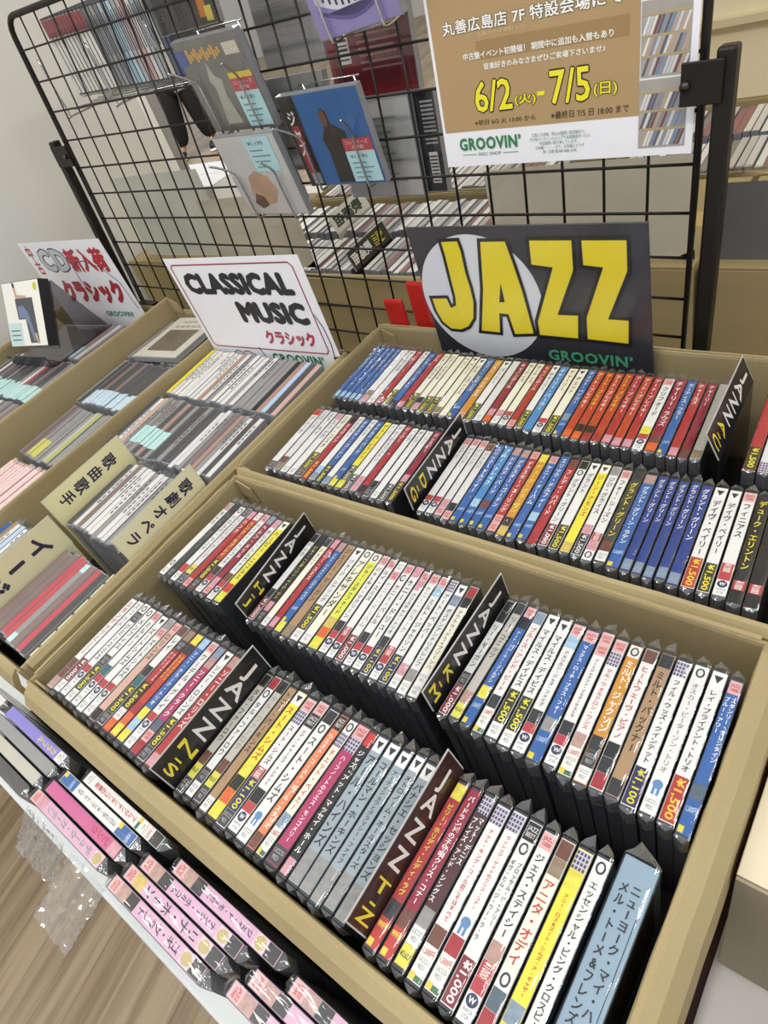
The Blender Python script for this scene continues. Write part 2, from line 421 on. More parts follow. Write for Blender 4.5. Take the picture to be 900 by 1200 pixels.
def make_cd(spec, loc, rz, t, detail=True, light=False, sleeve=True, sticker=None, lid=0.0):
    """spec: 'colour titlecolour title|front blocks|rear blocks'   spine along local y, front end = -y"""
    head, bl, tl = (spec.split('|') + ['', ''])[:3]
    col, tc = head[0], head[1]; ttl = head[2:]
    root = empty('compact_disc', loc, (0, 0, rz))
    t = round(t * 2000) / 2000 if t > 0.004 else t
    link('jewel_case', case_mesh(t, light), None, root)
    x = t / 2 - 0.0006
    z = CASE_H + 0.0001
    me = boxmesh('spine_card', -x, x, -0.0606, 0.0606, z, z + 0.0004)
    sc = link('spine_card', me, mat(PAL[col][0], 0.38, 0.05, 60), root)
    ya = -0.0600
    for c in bl:
        l = blen(c); block(root, c, ya, ya + l, t); ya += l + 0.0002
    yb = 0.0600
    for c in tl:
        l = blen(c); block(root, c, yb - l, yb, t); yb -= l + 0.0002
    if ttl and detail:
        big = ttl[0] == '!'; ttl = ttl.lstrip('!')
        lines = ttl.split('/')
        free = yb - ya - 0.004
        zz = CASE_H + 0.0007
        xw = (2 * x) / len(lines)
        for li, s in enumerate(lines):
            n = len(s)
            cs = min(xw * (0.86 if big else 0.68) , free / n)
            pitch = min(free / n, cs * 1.28)
            L = pitch * n
            k = TITLES[s]
            # two-line titles: first line sits on the right
            cx = 0 if len(lines) == 1 else x - xw * (li + 0.5)
            me_ = TEXT[k]
            text('title_lettering', k, mat(TCOL[tc][0], 0.4, 0), root, cx, yb - 0.002 - L / 2, zz, w=min(me_['w'] * cs, xw * .95), h=L * 0.95)
    if sticker:
        y0, y1, sc_ = sticker
        link('price_sticker', boxmesh('price_sticker', -t / 2 + .0003, t / 2 - .0003, y0, y1, CASE_H - .02, CASE_H + .0011), mat(sc_, 0.5, 0.12, 160), root)
    if sleeve:
        link('sleeve', sleeve_mesh(t, RNG.randrange(9)), None, root)
    return root
TITLES = {}
def reg(spec):
    ttl = spec.split('|')[0][2:].lstrip('!')
    for s in ttl.split('/'):
        if s and s not in TITLES: TITLES[s] = want(vert(s), 0.02, 1.0, 1.0)
def interp(keys, i, j):
    ks = sorted(keys)
    for a, b in zip(ks, ks[1:]):
        if a[0] <= i <= b[0]:
            f = (i - a[0]) / (b[0] - a[0]); return a[j] + (b[j] - a[j]) * f
    return ks[-1][j] if i > ks[-1][0] else ks[0][j]
def describe(spec):
    head, bl, tl = (spec.split('|') + ['', ''])[:3]
    c = PAL[head[0]][1]; t = TCOL[head[1]][1]
    s = f'{c} CD'
    pr = [PRICE[b][4] for b in bl if b in PRICE and b != 'h']
    if pr: s += f' with {pr[0]} price label'
    elif len(head) > 2: s += f' with {t} title'
    return s

# ------------------------------------------------------------------ spine lists read off the photograph
F_FRONT = ['WrスタンゲッツとJJ|fbb', 'Wgスコット|cm|', 'Wkジミースミス|cw|Oq', 'Wkメンフィス|coq|O', 'WkミルトJ|cwu|j', 'Wkズートシムズ|cw|v', 'Wkズートシムズ|cw|gj', 'Pkロリンズ|k|j', 'Wkレイ|qoud|b',
    'Rwスイングジャーナル/ケントン|xco|tq', 'Vyスタンケントン/ウエストサイド|Yxr|Yd', 'Bw!ソニー・クラーク・トリオ|YLY|L', 'Wkワーデル・グレイ|cw|j', 'Mwソニー・クラーク|rjs|zf', 'Wkソニー・ロリンズ|qo|v', 'Rwソニー・ロリンズ|P|f', None,
    'Gkタル・ファーロウ|qyb|k', 'Wkタル・ファーロウ|cq|rO', 'Ggタル・ファーロウ|qyb|k', 'Tkトニー・パーキンス|c|', 'Yr!スート・シムズ|YxkY|v', 'Wkスート・シムズ|qph|jn', 'Wk!テディ・チャールズ・テンテット|wk|jJ', 'Wkスート・シムズ|cM|dO', 'Aw!ウエスト・コースト・オール・スターズ|b|J',
    'Crチェット・ベイカー|lz|On', 'Mw!ハーフノートのウエス・モンゴメリー|q|jn', 'Kw!ジャズ・アット・マッセイ・ホール|P|R',
    'Ek!アール・ハインズ|gg|v', 'Ek!コールマン・ホーキンズ|gg|v', 'Ek!アーティショウとグラマシー・ファイブ|gg|v', 'Ek!メトロノーム・オールスターズ|gg|v', 'Ek!バナシエ・セッションズ|gg|v', None,
    'Ry!ビリー・ホリデイ・レディ・ラヴ|ad|Y', 'Xw!バードランドの子守唄クリス・コナー|ab|', 'Nw!マット・デニス/プレイズ・アンド・シングス|ycg|n', 'Wrナット・キング・コール恋こそはすべて|lb|n', 'Wrヴィレッジ・ゲイトのクリス・コナー|lrM|n', 'Wkブロッサム・ディアリー/ギヴ・ヒム・ジ・ウー・ラ・ラ|m|JO', 'Wk!ジェス・ステイシー|whf|j', 'Cr!アニタ・オデイ|rsO|bt',
    'Yr!アニー・ロス&ズート・シムズ・ア・ギャザー|Yz|nY', 'Wk!エッセンシャル・ビング・クロスビー|c|O']
KF_FRONT = [(0, .788, 0), (16, .981, 0), (17, 1.0155, .001), (21, 1.058, .002), (25, 1.108, -.002), (27, 1.1285, -.002), (28, 1.1425, .001), (29, 1.152, .003), (30, 1.1635, .002), (31, 1.1755, .001), (32, 1.1873, 0), (33, 1.1984, 0), (34, 1.2095, .001),
            (35, 1.227, -.001), (36, 1.2382, 0), (37, 1.2492, 0), (38, 1.261, 0), (39, 1.2733, .001), (40, 1.2854, 0), (43, 1.321, 0), (44, 1.3333, 0), (45, 1.345, 0)]
F_REAR = ['Wkホレス|cO|f', 'Ogハンク・モブレイ|q|d', 'Wkハロルド・ランド|cR|O', 'Lgハンプトン・ホーズ|qy|q', 'Rwハンク|j|P', 'Vyハンク・モブレイ|qo|c', 'Wkハービー・ハンコック|wd|j', 'Xwヘレン・メリル|jP|z', 'Wkホレス・シルヴァー|wb|P', 'Ykハービー・ニコルス|YR|v', None,
    'Lkアイク|md|k', 'Kyジョー・ヘンダーソン・ページ・ワン|qP|k', 'Ckジョニー|c|d', 'Rwジミー・スミス|P|P', 'Bwミルト・ジャクソン・バグス・オパス|Yi|f', 'Tkジェリー・マリガン|t|', 'Wkジョージ・シアリング|co|v', 'Ck!アレキサンダー|c|O', 'Zkジョー・スタッフォード|YxG|O', 'Wkジャッキー・マクリーン|wd|j',
    'Wkルイ・スミス|wh|j', 'Wgケニー・ドーハム|m|cj', 'Wkケニー・バレル|wd|jO', 'Wk!ケニー・ドリュー|w|P', 'Wkクリスチャン・トリオ|pd|jP', 'Wgケニー・クラーク|wh|j', 'Wkミルト・ジャクソン|p|jL', 'Wkアート・ペッパー|cP|n', 'Wk!ボステンアンドリミレンフ|cg|vz', 'Ck!アウトゥードライブゾーンハ|cc|rk', None,
    'Lkリー・モーガン|mq|kk', 'Gkリー・コニッツ|yf|d', 'Bw!アート・ファーマー・ゴールデン|iY|jk', 'Wrブルース・アンド・ビート|ld|z', 'Wkマイルス・デイビス|co|v', 'Wkマイルス・デイビス|co|v', 'Wkアメリカン・ジャズ・ファイブ|wd|jL', 'Bw!マックス・ローチ・プラス・フォー|ig|j', 'Wkアートジャクソン・フルオーケストラ|wd|jj',
    'Wrマル・ウォルドロン・ワンス|lf|jn', 'Hwミルト・ジャクソン|cqd|O', 'Wrヒートウェーヴ・ピアノ|rdk|b', 'Tkミルト・バックナー|d|d', 'Wkフィル・ウッズ・クインテット|p|n', 'Wgオスカー・ピーターソン・トリオ|cM|O', 'Wkレイ・ブライアント・トリオ|e|v', 'Bw!スタンリー・タレンタイン/ブルー・アワー|is|j']
KF_REAR = [(0, .791, -.003), (9, .8907, .001), (10, .9035, .001), (11, .9455, .006), (15, .984, .005), (16, .9945, .006), (19, 1.0305, .006), (20, 1.043, .008), (30, 1.1475, .008), (31, 1.1585, .008), (32, 1.1833, 0), (34, 1.204, 0), (36, 1.2255, .004), (39, 1.2605, .004), (40, 1.2733, .005), (42, 1.2972, .005), (44, 1.3203, .004), (45, 1.3318, .003), (48, 1.3688, .002), (49, 1.3795, .001)]
J_FRONT = ['Wkデューク|q|R', 'Lgエロール|tb', 'Wkエラ・ルイ|c|', 'Wkエリック|c|P', 'Ckエディ・コスタ|qo|', 'Rwエルヴィン|e|k', 'Wkデクスター|zL|', 'Bwデクスター・ゴードン|o|', 'Wkデューク|z|', 'Bwドナルド・バード|Yi|', 'Ykデューク・ピアソン|YN|', 'Wgドン|N', 'Wkデュークエリントン|PP', 'Rwディジー|k', 'Wkデイブ|qk', 'Wkディジー|c', 'Wgフリー|N', 'Xwガレスピー|oP', None,
    'Wgエディ|w|j', 'Wgデクスター|w|j', 'Lgデューク|jP|j', 'Lgドナルド|jk|b', 'Bwエリック・ドルフィー|i|', 'Swブルー・トレイン|iL|', 'Bwドナルド・バード|ib|f', 'Bwデクスター・ゴードン|i|f', 'Rwデクスター・コーリング|jj|j', 'Hyデューク・ジョーダン|Gd|Y', 'Bwケニー・ドーハム|i|j', 'Bwエリック・ドルフィー|iL|', 'Rwフレディ・ハバード|r|b',
    'Wkグラント・グリーン|m|kO', 'Wkグラント|o|v', 'Yrジーン・アモンズ|G|v', 'Wkジジ・グライス|NP|g', 'Wkフォー・シーズン|OPh|j', 'Oyグラント・グリーン|cb|d', 'Bwグラント・グリーン・ラテン|i|f', 'Dwグラント・グリーン|z|', 'Dwグラント・グリーン|z|', 'Dwグラント・グリーン|z|', 'Dwグラント・グリーン|z|', 'Dwグラント・グリーン|z|', 'Wkデイヴ・ベイリー|e|v', 'Wkデイヴ・ベイリー|o|v', 'Wkフィニアス|wh|j', 'Kyデューク・エリントン|kh|', 'Kgガレスピー|kh|']
KJ_FRONT = [(0, .789, .0085), (5, .8555, .0085), (10, .9113, .0085), (13, .9445, .0085), (18, .999, .0085), (19, 1.0325, .0085), (23, 1.075, .0085), (27, 1.119, .0085), (31, 1.1635, .0085), (34, 1.197, .0085), (37, 1.230, .0085), (38, 1.242, .0085), (39, 1.2545, .0085), (43, 1.2943, .0085), (44, 1.3055, .0085), (45, 1.318, .0085), (46, 1.3298, .0085), (47, 1.342, .0085), (49, 1.366, .0085)]
J_REAR = ['Bwアート・ブレイキー|L', 'Bwアート・ブレイキー|L', 'Bwアート・ブレイキー|L', 'Bwアート・ペッパー|L', 'Bwアート・ペッパー|L', 'Wk|Pt', 'Wkアーマッド|c', 'Rwアーチー|j', 'Wkベン|o', 'Bwブッカー・アーヴィン|d', 'Rwビル|P', 'Ckバド・パウエル|o', 'Ckバド・パウエル|Pd', 'Ck|o', 'Ckベニー|o', 'Ckベニー|t|v', 'Ckビル・エヴァンス||v', 'Bwビリー・ヒギンズ|i', 'Hwブルー・ミッチェル|j', 'Wkバーニー|o|v', 'Lk|c',
    'Xwキャノンボール|xP|', 'Ckカーティス|cP', 'Ckカーティス|w', 'Rwキャノンボール|j', 'Wkチャーリー|o|v', 'Swチャーリー・パーカー||', 'Ckチャーリー|w', 'Ckチェット|o|v', 'Bwチェット・ベイカー|iz',
    'Vwアート・ブレイキー|x', 'Vyアート・ブレイキー|xk', 'Vwアート・ブレイキー|rk', 'Vyアート・ブレイキー|r', 'Rwアート・ブレイキー|P', 'Vwアート・ブレイキー|P', 'Rwアート・ブレイキー|P', 'Wkクリフォード|wY|j', 'Xwチャーリー・ラウズ|xb', 'Bwカーティス・フラー|i', 'Rwチャールズ|P', 'Xwチャーリー|b', 'Gk|t', None, 'Rwクリフ|o', 'Lk|n', 'Rwキャノン|j', 'Wkカウント|m']
KJ_REAR = [(0, .7855, .008), (5, .834, .008), (7, .861, .008), (10, .8967, .008), (17, .978, .008), (21, 1.027, .008), (24, 1.0604, .008), (26, 1.0814, .008), (29, 1.1182, .008), (30, 1.129, .008), (37, 1.207, .008), (39, 1.232, .008), (42, 1.264, .008), (43, 1.2755, .008), (44, 1.3117, .008), (48, 1.362, .008)]
TRAY = [  # front tray: spec, x start, y centre
    ('Uyカラフル||c', .7365, -.8215), ('gk||', .732, -.8350), ('Gk|R|', .727, -.8485), ('kw|c|', .722, -.8620), ('Lk|I|', .598, -.8215),
    ('Wrアルゼンチンタンゴの黄金|c|kl', .897, -.8175), ('Wkコロンビア・タンゴ・シェ・ロマ|i|i', .872, -.8305), ('Jrピンク||P', .8665, -.8440), ('Qgデューク・ガーデン|jP|C', .8585, -.8575),
    ('Qk!ジェイ・P・モーガン|jfk|kC', 1.0455, -.8215), ('Qk!ナンシー・ホルコム|jfk|kC', 1.016, -.8345), ('Qk!リナ・ホーン|jG|kC', 1.008, -.8475), ('Qk!ゴギ・グラント|jfk|kC', 1.0015, -.8605),
    ('Qk|jfk|kC', 1.186, -.8265), ('Qk|jfk|kC', 1.157, -.8395), ('Qk|jfk|kC', 1.1475, -.8530), ('Lk|c|c', 1.330, -.8200)]
for L_ in (F_FRONT, F_REAR, J_FRONT, J_REAR, [t[0] for t in TRAY]):
    for s in L_:
        if s: reg(s)
kMEL1 = want(vert('ニューヨーク・マイ・ハート'), 0.02); kMEL2 = want(vert('メル・トーメ&フレンズ'), 0.02)
DIV = {s: [want(c, 0.0) for c in 'JAZZ'] + [want(s, 0.02)] for s in ('N-S', 'T-Z', 'H-J', 'K-M', 'D-G', 'A-C')}
for s in ('N-S', 'T-Z', 'H-J', 'K-M', 'D-G', 'A-C'): DIV[s] = (want('J\nA\nZ\nZ', 0.02, 1, 1.0), want('\n'.join((s[0], '-', s[2])), 0.02, 1, 0.8))
kUTA = want('歌\n曲\n歌\n手', 0.03, 1, 1.15); kOPE = want('歌\n劇\nオ\nペ\nラ', 0.03, 1, 1.15); kEAS = want('イ\nI\nジ', 0.035, 1, 1.15)
kOUT = [want(vert('歌謡曲'), 0.04)]
kCLA = want('CLASSICAL', 0.07, 1.03); kMUS = want('MUSIC', 0.07, 1.04); kKURA = want('クラシック', 0.05); kGRO = want("GROOVIN’", 0.035, 1.1); kDISC = want('DISC SHOP', 0.01)
kCD = want('CD', 0.085, 1.2); kCDi = want('CD', 0.045, 1.2); kCHU = want('中\n古', 0.03); kSHIN = want('新入荷', 0.045); kRASI = want('クラシック', 0.075)
kCHU2 = want('中古', 0.03)
P_TXT = {'a': want('丸善広島店 7F 特設会場にて', 0.024), 'ao': want('丸善広島店 7F 特設会場にて', 0.05), 'b': want('広島市中区胡町 5-22', 0.005), 'c': want('中古盤イベント初開催！ 期間中に追加も入替もあり', 0.025),
         'd': want('音楽好きのみなさまぜひご来場下さいませ♪', 0.025), 'e': want('6/2', 0.016), 'eo': want('6/2', 0.045), 'f': want('(火)', 0.018), 'fo': want('(火)', 0.06), 'g': want('7/5', 0.016), 'go': want('7/5', 0.045), 'h': want('(日)', 0.018), 'ho': want('(日)', 0.06), 'm': want('-', 0.05),
         'i': want('※初日 6/2 火 13:00 から', 0.008), 'j': want('※最終日 7/5 日 18:00 まで', 0.008), 'k': want('広島１の品揃。岡山＆福岡に実店舗あり。\nその他オンラインショップで全国発送サービス\n中古盤買い取り致しています。\n日本橋・・・・まで。お気軽にどうぞ\n岡・兵庫 電 080-4882-4182', 0.0, 1, 1.1), 'l': want('レコード', 0.03)}
kYEN = want('¥1,190', 0.01); kKOL = want('コレクターズ\n入荷盤!', 0.02); kOBI = want(vert('ジャズ'), 0.02)
flush()

# ================================================================== the room
def struct(name, me, m, **k):
    o = link(name, me, m, **k); o['kind'] = 'structure'; return o
def floor_mat():
    m = bpy.data.materials.new('wood_laminate'); m.use_nodes = True
    nt = m.node_tree; b = nt.nodes['Principled BSDF']; b.inputs['Roughness'].default_value = 0.42
    tc = nt.nodes.new('ShaderNodeTexCoord')
    mp = nt.nodes.new('ShaderNodeMapping'); mp.inputs['Rotation'].default_value = (0, 0, math.radians(78))
    br = nt.nodes.new('ShaderNodeTexBrick'); br.inputs['Scale'].default_value = 1.0
    br.inputs['Brick Width'].default_value = 1.4; br.inputs['Row Height'].default_value = 0.075; br.inputs['Mortar Size'].default_value = 0.0008
    br.inputs['Color1'].default_value = rgb('B3A084'); br.inputs['Color2'].default_value = rgb('978265'); br.inputs['Mortar'].default_value = rgb('85705A')
    gr = nt.nodes.new('ShaderNodeTexNoise'); gr.inputs['Scale'].default_value = 14; gr.inputs['Detail'].default_value = 5
    mp2 = nt.nodes.new('ShaderNodeMapping'); mp2.inputs['Scale'].default_value = (0.16, 3.2, 1)
    nt.links.new(tc.outputs['Object'], mp.inputs[0]); nt.links.new(mp.outputs[0], br.inputs['Vector'])
    nt.links.new(mp.outputs[0], mp2.inputs[0]); nt.links.new(mp2.outputs[0], gr.inputs['Vector'])
    mx = nt.nodes.new('ShaderNodeMix'); mx.data_type = 'RGBA'; mx.blend_type = 'MULTIPLY'; mx.inputs[0].default_value = 0.62
    rp = nt.nodes.new('ShaderNodeValToRGB'); rp.color_ramp.elements[0].position = 0.36; rp.color_ramp.elements[0].color = (0.42, 0.38, 0.34, 1); rp.color_ramp.elements[1].position = 0.58; rp.color_ramp.elements[1].color = (1, 1, 1, 1)
    nt.links.new(gr.outputs['Fac'], rp.inputs[0]); nt.links.new(br.outputs['Color'], mx.inputs[6]); nt.links.new(rp.outputs[0], mx.inputs[7])
    nt.links.new(mx.outputs[2], b.inputs['Base Color'])
    return m
struct('floor', boxmesh('floor', -9, 4, -4, 9, -0.1, 0.0), floor_mat())
M_WALL = mat('DEDCD4', 0.8, 0.03, 6)
M_CREAMWALL = mat('E3D6B4', 0.8, 0.04, 5)
struct('wall_left', boxmesh('wall_left', -.36, -.25, -3.0, .348, 0, 2.9), M_WALL)
struct('trim_1', boxmesh('trim_1', -.365, -.245, .348, .372, 0, 2.9, .003), mat('F0EEE8', 0.6, 0.02))
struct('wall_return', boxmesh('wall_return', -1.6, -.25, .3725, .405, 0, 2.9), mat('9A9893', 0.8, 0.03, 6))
struct('wall_right', boxmesh('wall_right', 0.22, 3.2, 1.06, 1.14, 0, 2.9), M_CREAMWALL)
struct('trim_2', boxmesh('trim_2', 0.22, 3.2, 1.035, 1.06, 0.93, 0.945), mat('CFC09A', 0.7, 0.03))
struct('wall_back', boxmesh('wall_back', -9, 4, 8.2, 8.3, 0, 2.9), mat('C9C6BE', 0.8, 0.03, 3))

# ------------------------------------------------------------------ tables
def table(name, label, x0, x1, y0, y1, z, m, group=None):
    r = empty(name, ((x0 + x1) / 2, (y0 + y1) / 2, 0))
    tag(r, label, 'table', group)
    cx, cy = r.location.x, r.location.y
    link('table_top', boxmesh('table_top', x0 - cx, x1 - cx, y0 - cy, y1 - cy, z - 0.028, z, 0.004), m, r)
    for sx in (-1, 1):
        for sy in (-1, 1):
            bm = bmesh.new(); tube(bm, [(sx * ((x1 - x0) / 2 - 0.06), sy * ((y1 - y0) / 2 - 0.06), 0), (sx * ((x1 - x0) / 2 - 0.06), sy * ((y1 - y0) / 2 - 0.06), z - 0.027)], 0.016, 12)
            link('leg', bm_mesh('leg', bm, True), mat('9A9A9A', 0.3, 0.05, 20, 0.8), r)
    return r
M_TABLE = mat('D6DADA', 0.55, 0.03, 12)
table('display_table', 'white display table carrying the rows of CD boxes in front of the mesh', -0.24, 1.386, -0.902, -0.03, 0.705, M_TABLE)
table('display_table', 'second display table behind the black mesh panel', -0.235, 1.75, 0.03, 0.98, 0.705, mat('C9C3B4', 0.6, 0.04, 12))

table('side_table', 'low table by the wall end holding a white box', -1.05, -.26, .45, .95, 0.705, mat('C9C3B4', 0.6, 0.04, 12))
# ------------------------------------------------------------------ cardboard boxes
def wall_profile(bm, a, b, nrm, zt, zb, th=0.005, bow=0.002, seed=0):
    """one upright side between ground points a and b; nrm points outward"""
    rg = random.Random(seed); n = 14; a, b, nrm = Vector(a), Vector(b), Vector(nrm)
    prof = [(0, zb), (0, zt - 0.005), (0.0008, zt - 0.0015), (0.0025, zt), (th - 0.0008, zt - 0.0015), (th, zt - 0.005), (th, zb)]
    rings = []
    for i in range(n + 1):
        f = i / n; p = a + (b - a) * f; bw = bow * math.sin(math.pi * f) + rg.uniform(-.0004, .0004)
        dz = rg.uniform(-.0008, .0008)
        rings.append([bm.verts.new((p.x + nrm.x * (o + bw * min(1, max(0, (z - zb) / 0.1))), p.y + nrm.y * (o + bw * min(1, max(0, (z - zb) / 0.1))), z + (dz if z > zb else 0))) for o, z in prof])
    m = len(prof)
    for i in range(n):
        for k in range(m): bm.faces.new((rings[i][k], rings[i + 1][k], rings[i + 1][(k + 1) % m], rings[i][(k + 1) % m]))
    bm.faces.new(rings[0][::-1]); bm.faces.new(rings[-1])
def flap_profile(bm, a, b, nrm, zt, w, drop, th=0.005, seed=0, bow=0.002):
    """the flap folded outward and down over the top edge"""
    rg = random.Random(seed); n = 14; a, b, nrm = Vector(a), Vector(b), Vector(nrm)
    o0 = th + 0.0004
    prof = [(0.0015, zt + 0.0006), (o0, zt + 0.0002), (o0 + (w - o0) * 0.5, zt - 0.004), (w, zt - 0.016), (w + 0.002, zt - drop), (w - 0.003, zt - drop), (w - 0.006, zt - 0.02), (o0 + 0.0006, zt - 0.007), (o0, zt - 0.003), (0.003, zt + 0.0003)]
    if w < 0.014: prof = [(0.0015, zt + 0.0006), (o0 + .0004, zt + 0.0002), (w, zt - 0.006), (w + .0004, zt - drop), (max(w - 0.003, o0), zt - drop), (max(w - .003, o0), zt - 0.007), (o0, zt - 0.003), (0.003, zt + 0.0003)]
    rings = []
    for i in range(n + 1):
        f = i / n; p = a + (b - a) * f; bw = bow * math.sin(math.pi * f) + rg.uniform(-.0003, .0003); wob = rg.uniform(-.0008, .0008)
        rings.append([bm.verts.new((p.x + nrm.x * (o + bw), p.y + nrm.y * (o + bw), z + wob * (1 if o > th else 0.3))) for o, z in prof])
    m = len(prof)
    for i in range(n):
        for k in range(m): bm.faces.new((rings[i][k], rings[i + 1][k], rings[i + 1][(k + 1) % m], rings[i][(k + 1) % m]))
    bm.faces.new(rings[0][::-1]); bm.faces.new(rings[-1])
M_INSERT_SHADE = mat('24211E', 0.8, .15, 20)  # near-black insert colour stands in for the shade down inside the boxes
def carton(label, x0, x1, y0, y1, zb, tops, flaps, pad, m=None, drop=0.06, bow=0.002):
    """open box; x0..y1 = inner faces, tops/flaps = (left, right, back, front)"""
    m = m or M_CARD
    cx, cy = (x0 + x1) / 2, (y0 + y1) / 2
    r = empty('cardboard_box', (cx, cy, zb)); tag(r, label, 'box')
    X0, X1, Y0, Y1 = x0 - cx, x1 - cx, y0 - cy, y1 - cy; th = 0.005
    sides = [((X0, Y0), (X0, Y1), (-1, 0)), ((X1, Y0), (X1, Y1), (1, 0)), ((X0 - th, Y1), (X1 + th, Y1), (0, 1)), ((X0 - th, Y0), (X1 + th, Y0), (0, -1))]
    for i, (a, b, nn) in enumerate(sides):
        bm = bmesh.new(); wall_profile(bm, (*a, 0), (*b, 0), (*nn, 0), tops[i] - zb, 0.0, th, bow, i)
        link('side_panel', bm_mesh('side_panel', bm), m, r)
        if flaps[i] > 0:
            bm = bmesh.new(); d = Vector((b[0] - a[0], b[1] - a[1], 0)).normalized() * 0.007
            A = Vector((*a, 0)) + d; Bv = Vector((*b, 0)) - d
            flap_profile(bm, A, Bv, (*nn, 0), tops[i] - zb, flaps[i], drop, th, i + 9, bow)
            link('folded_flap', bm_mesh('folded_flap', bm), m, r)
    link('bottom_panel', boxmesh('bottom_panel', X0, X1, Y0, Y1, 0.0, 0.004), m, r)
    if pad:
        link('raised_insert', boxmesh('raised_insert', X0 + .001, X1 - .001, Y0 + .001, Y1 - .001, 0.005, pad - zb), M_INSERT_SHADE, r)
    # torn corner tabs
    for (sx, sy) in ((X0, Y0), (X0, Y1)):
        bm = bmesh.new()
        ax = Vector((sx, sy, tops[0] - zb)); u = 1 if sy == Y0 else -1
        v = [ax + Vector(q) for q in ((.0002, .001 * u, -.028), (.028, .001 * u, -.034), (.024, .0012 * u, -.012), (.010, .0016 * u, -.004), (.0015, .0012 * u, -.003))]
        vs = [bm.verts.new(q) for q in v]; vs2 = [bm.verts.new(q + Vector((0, .0024 * u, 0))) for q in v]
        bm.faces.new(vs); bm.faces.new(vs2[::-1])
        for i in range(5): bm.faces.new((vs[i], vs2[i], vs2[(i + 1) % 5], vs[(i + 1) % 5]))
        link('corner_tab', bm_mesh('corner_tab', bm), m, r)
    return r
ZP = 0.7432          # top of the inserts the cases stand on
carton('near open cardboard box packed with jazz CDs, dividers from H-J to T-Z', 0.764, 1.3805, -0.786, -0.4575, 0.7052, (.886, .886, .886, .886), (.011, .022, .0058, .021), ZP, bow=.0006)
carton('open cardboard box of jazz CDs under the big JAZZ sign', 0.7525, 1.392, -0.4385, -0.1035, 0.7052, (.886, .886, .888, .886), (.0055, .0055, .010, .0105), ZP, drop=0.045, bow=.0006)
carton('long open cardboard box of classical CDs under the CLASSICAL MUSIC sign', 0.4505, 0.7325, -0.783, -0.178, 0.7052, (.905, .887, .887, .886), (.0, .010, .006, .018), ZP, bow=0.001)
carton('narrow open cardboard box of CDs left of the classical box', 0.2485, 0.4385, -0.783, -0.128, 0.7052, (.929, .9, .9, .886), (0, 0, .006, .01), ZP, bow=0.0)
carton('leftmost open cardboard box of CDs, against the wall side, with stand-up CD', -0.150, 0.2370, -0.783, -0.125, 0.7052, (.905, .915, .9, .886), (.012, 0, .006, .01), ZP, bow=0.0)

# ------------------------------------------------------------------ dividers
def divider(label, loc, rz, letters, m, edge, h, lean, length=0.128, ink=None, vcol=None, plan=None, edgew=0.0012, back=True):
    """card standing between the cases; the tab that rises above them leans to the left"""
    r = empty('divider_card', (loc[0], loc[1], loc[2] + .0004), (0, 0, rz)); tag(r, label, 'divider')
    z1 = CASE_H - 0.002; L = length / 2; t = 0.0006
    st, ct = math.sin(lean), math.cos(lean)
    link('card_body', boxmesh('card_body', -t, t, -L, L, 0, z1), m, r)
    T = Matrix(((-0.0, 0, 0, 0),) * 4)
    # tab frame: X = down the tab, Y = local y (rear), Z = outward normal
    top = Vector((-st * h, 0, z1 + ct * h))
    M = Matrix(((st, 0, ct, top.x), (0, 1, 0, 0), (-ct, 0, st, top.z), (0, 0, 0, 1)))
    me = boxmesh('tab', 0, h, -L, L, -t, t); me.transform(M)
    link('tab', me, m, r)
    def strip(nm, x0, x1, y0, y1, mm, z):
        q = mk(nm, [(x0, y0, z), (x1, y0, z), (x1, y1, z), (x0, y1, z)], [(0, 1, 2, 3)]); q.transform(M); link(nm, q, mm, r)
    bm = bmesh.new()
    for (a, b, c, d) in ((-edgew, 0, -L - edgew, L + edgew), (0, h, -L - edgew, -L), (0, h, L, L + edgew)):
        add_box(bm, a, b, c, d, -t * .7, t * .7)
    bmesh.ops.transform(bm, matrix=M, verts=bm.verts)
    link('laminated_edge', bm_mesh('laminated_edge', bm), edge, r)
    if ink:
        for (k, mm, y0, y1, w) in ink:
            me = TEXT[k]; mw, mh = me['w'], me['h']
            c = me.copy(); c.materials.clear(); c.materials.append(mm)
            c.transform(M @ Matrix.Translation((h * 0.5 if plan is None else plan, (y0 + y1) / 2, t + 0.0003)) @ Matrix.Diagonal((w / mw, (y1 - y0) / mh, 1, 1)))
            link('lettering', c, None, r)
    return r
M_LAM = mat('B9B7B4', 0.15, 0.1, 40)
M_BLK = mat('201F20', 0.22, 0.25, 60)
M_LET = mat('D9D6D1', 0.4, 0.02); M_LETY = mat('DCCB3E', 0.4, 0.02)
def jazz_div(s, name, xb, yc, rz, h, lean, m=None):
    a, b = DIV[s]
    return divider(f'{name} jazz divider card lettered {s} between CDs', (xb, yc, ZP), rz, None, m or M_BLK, M_LAM, h, lean,
                   ink=[(a, M_LET, -0.022, 0.056, h * .66), (b, M_LETY, -0.060, -0.030, h * .66)])
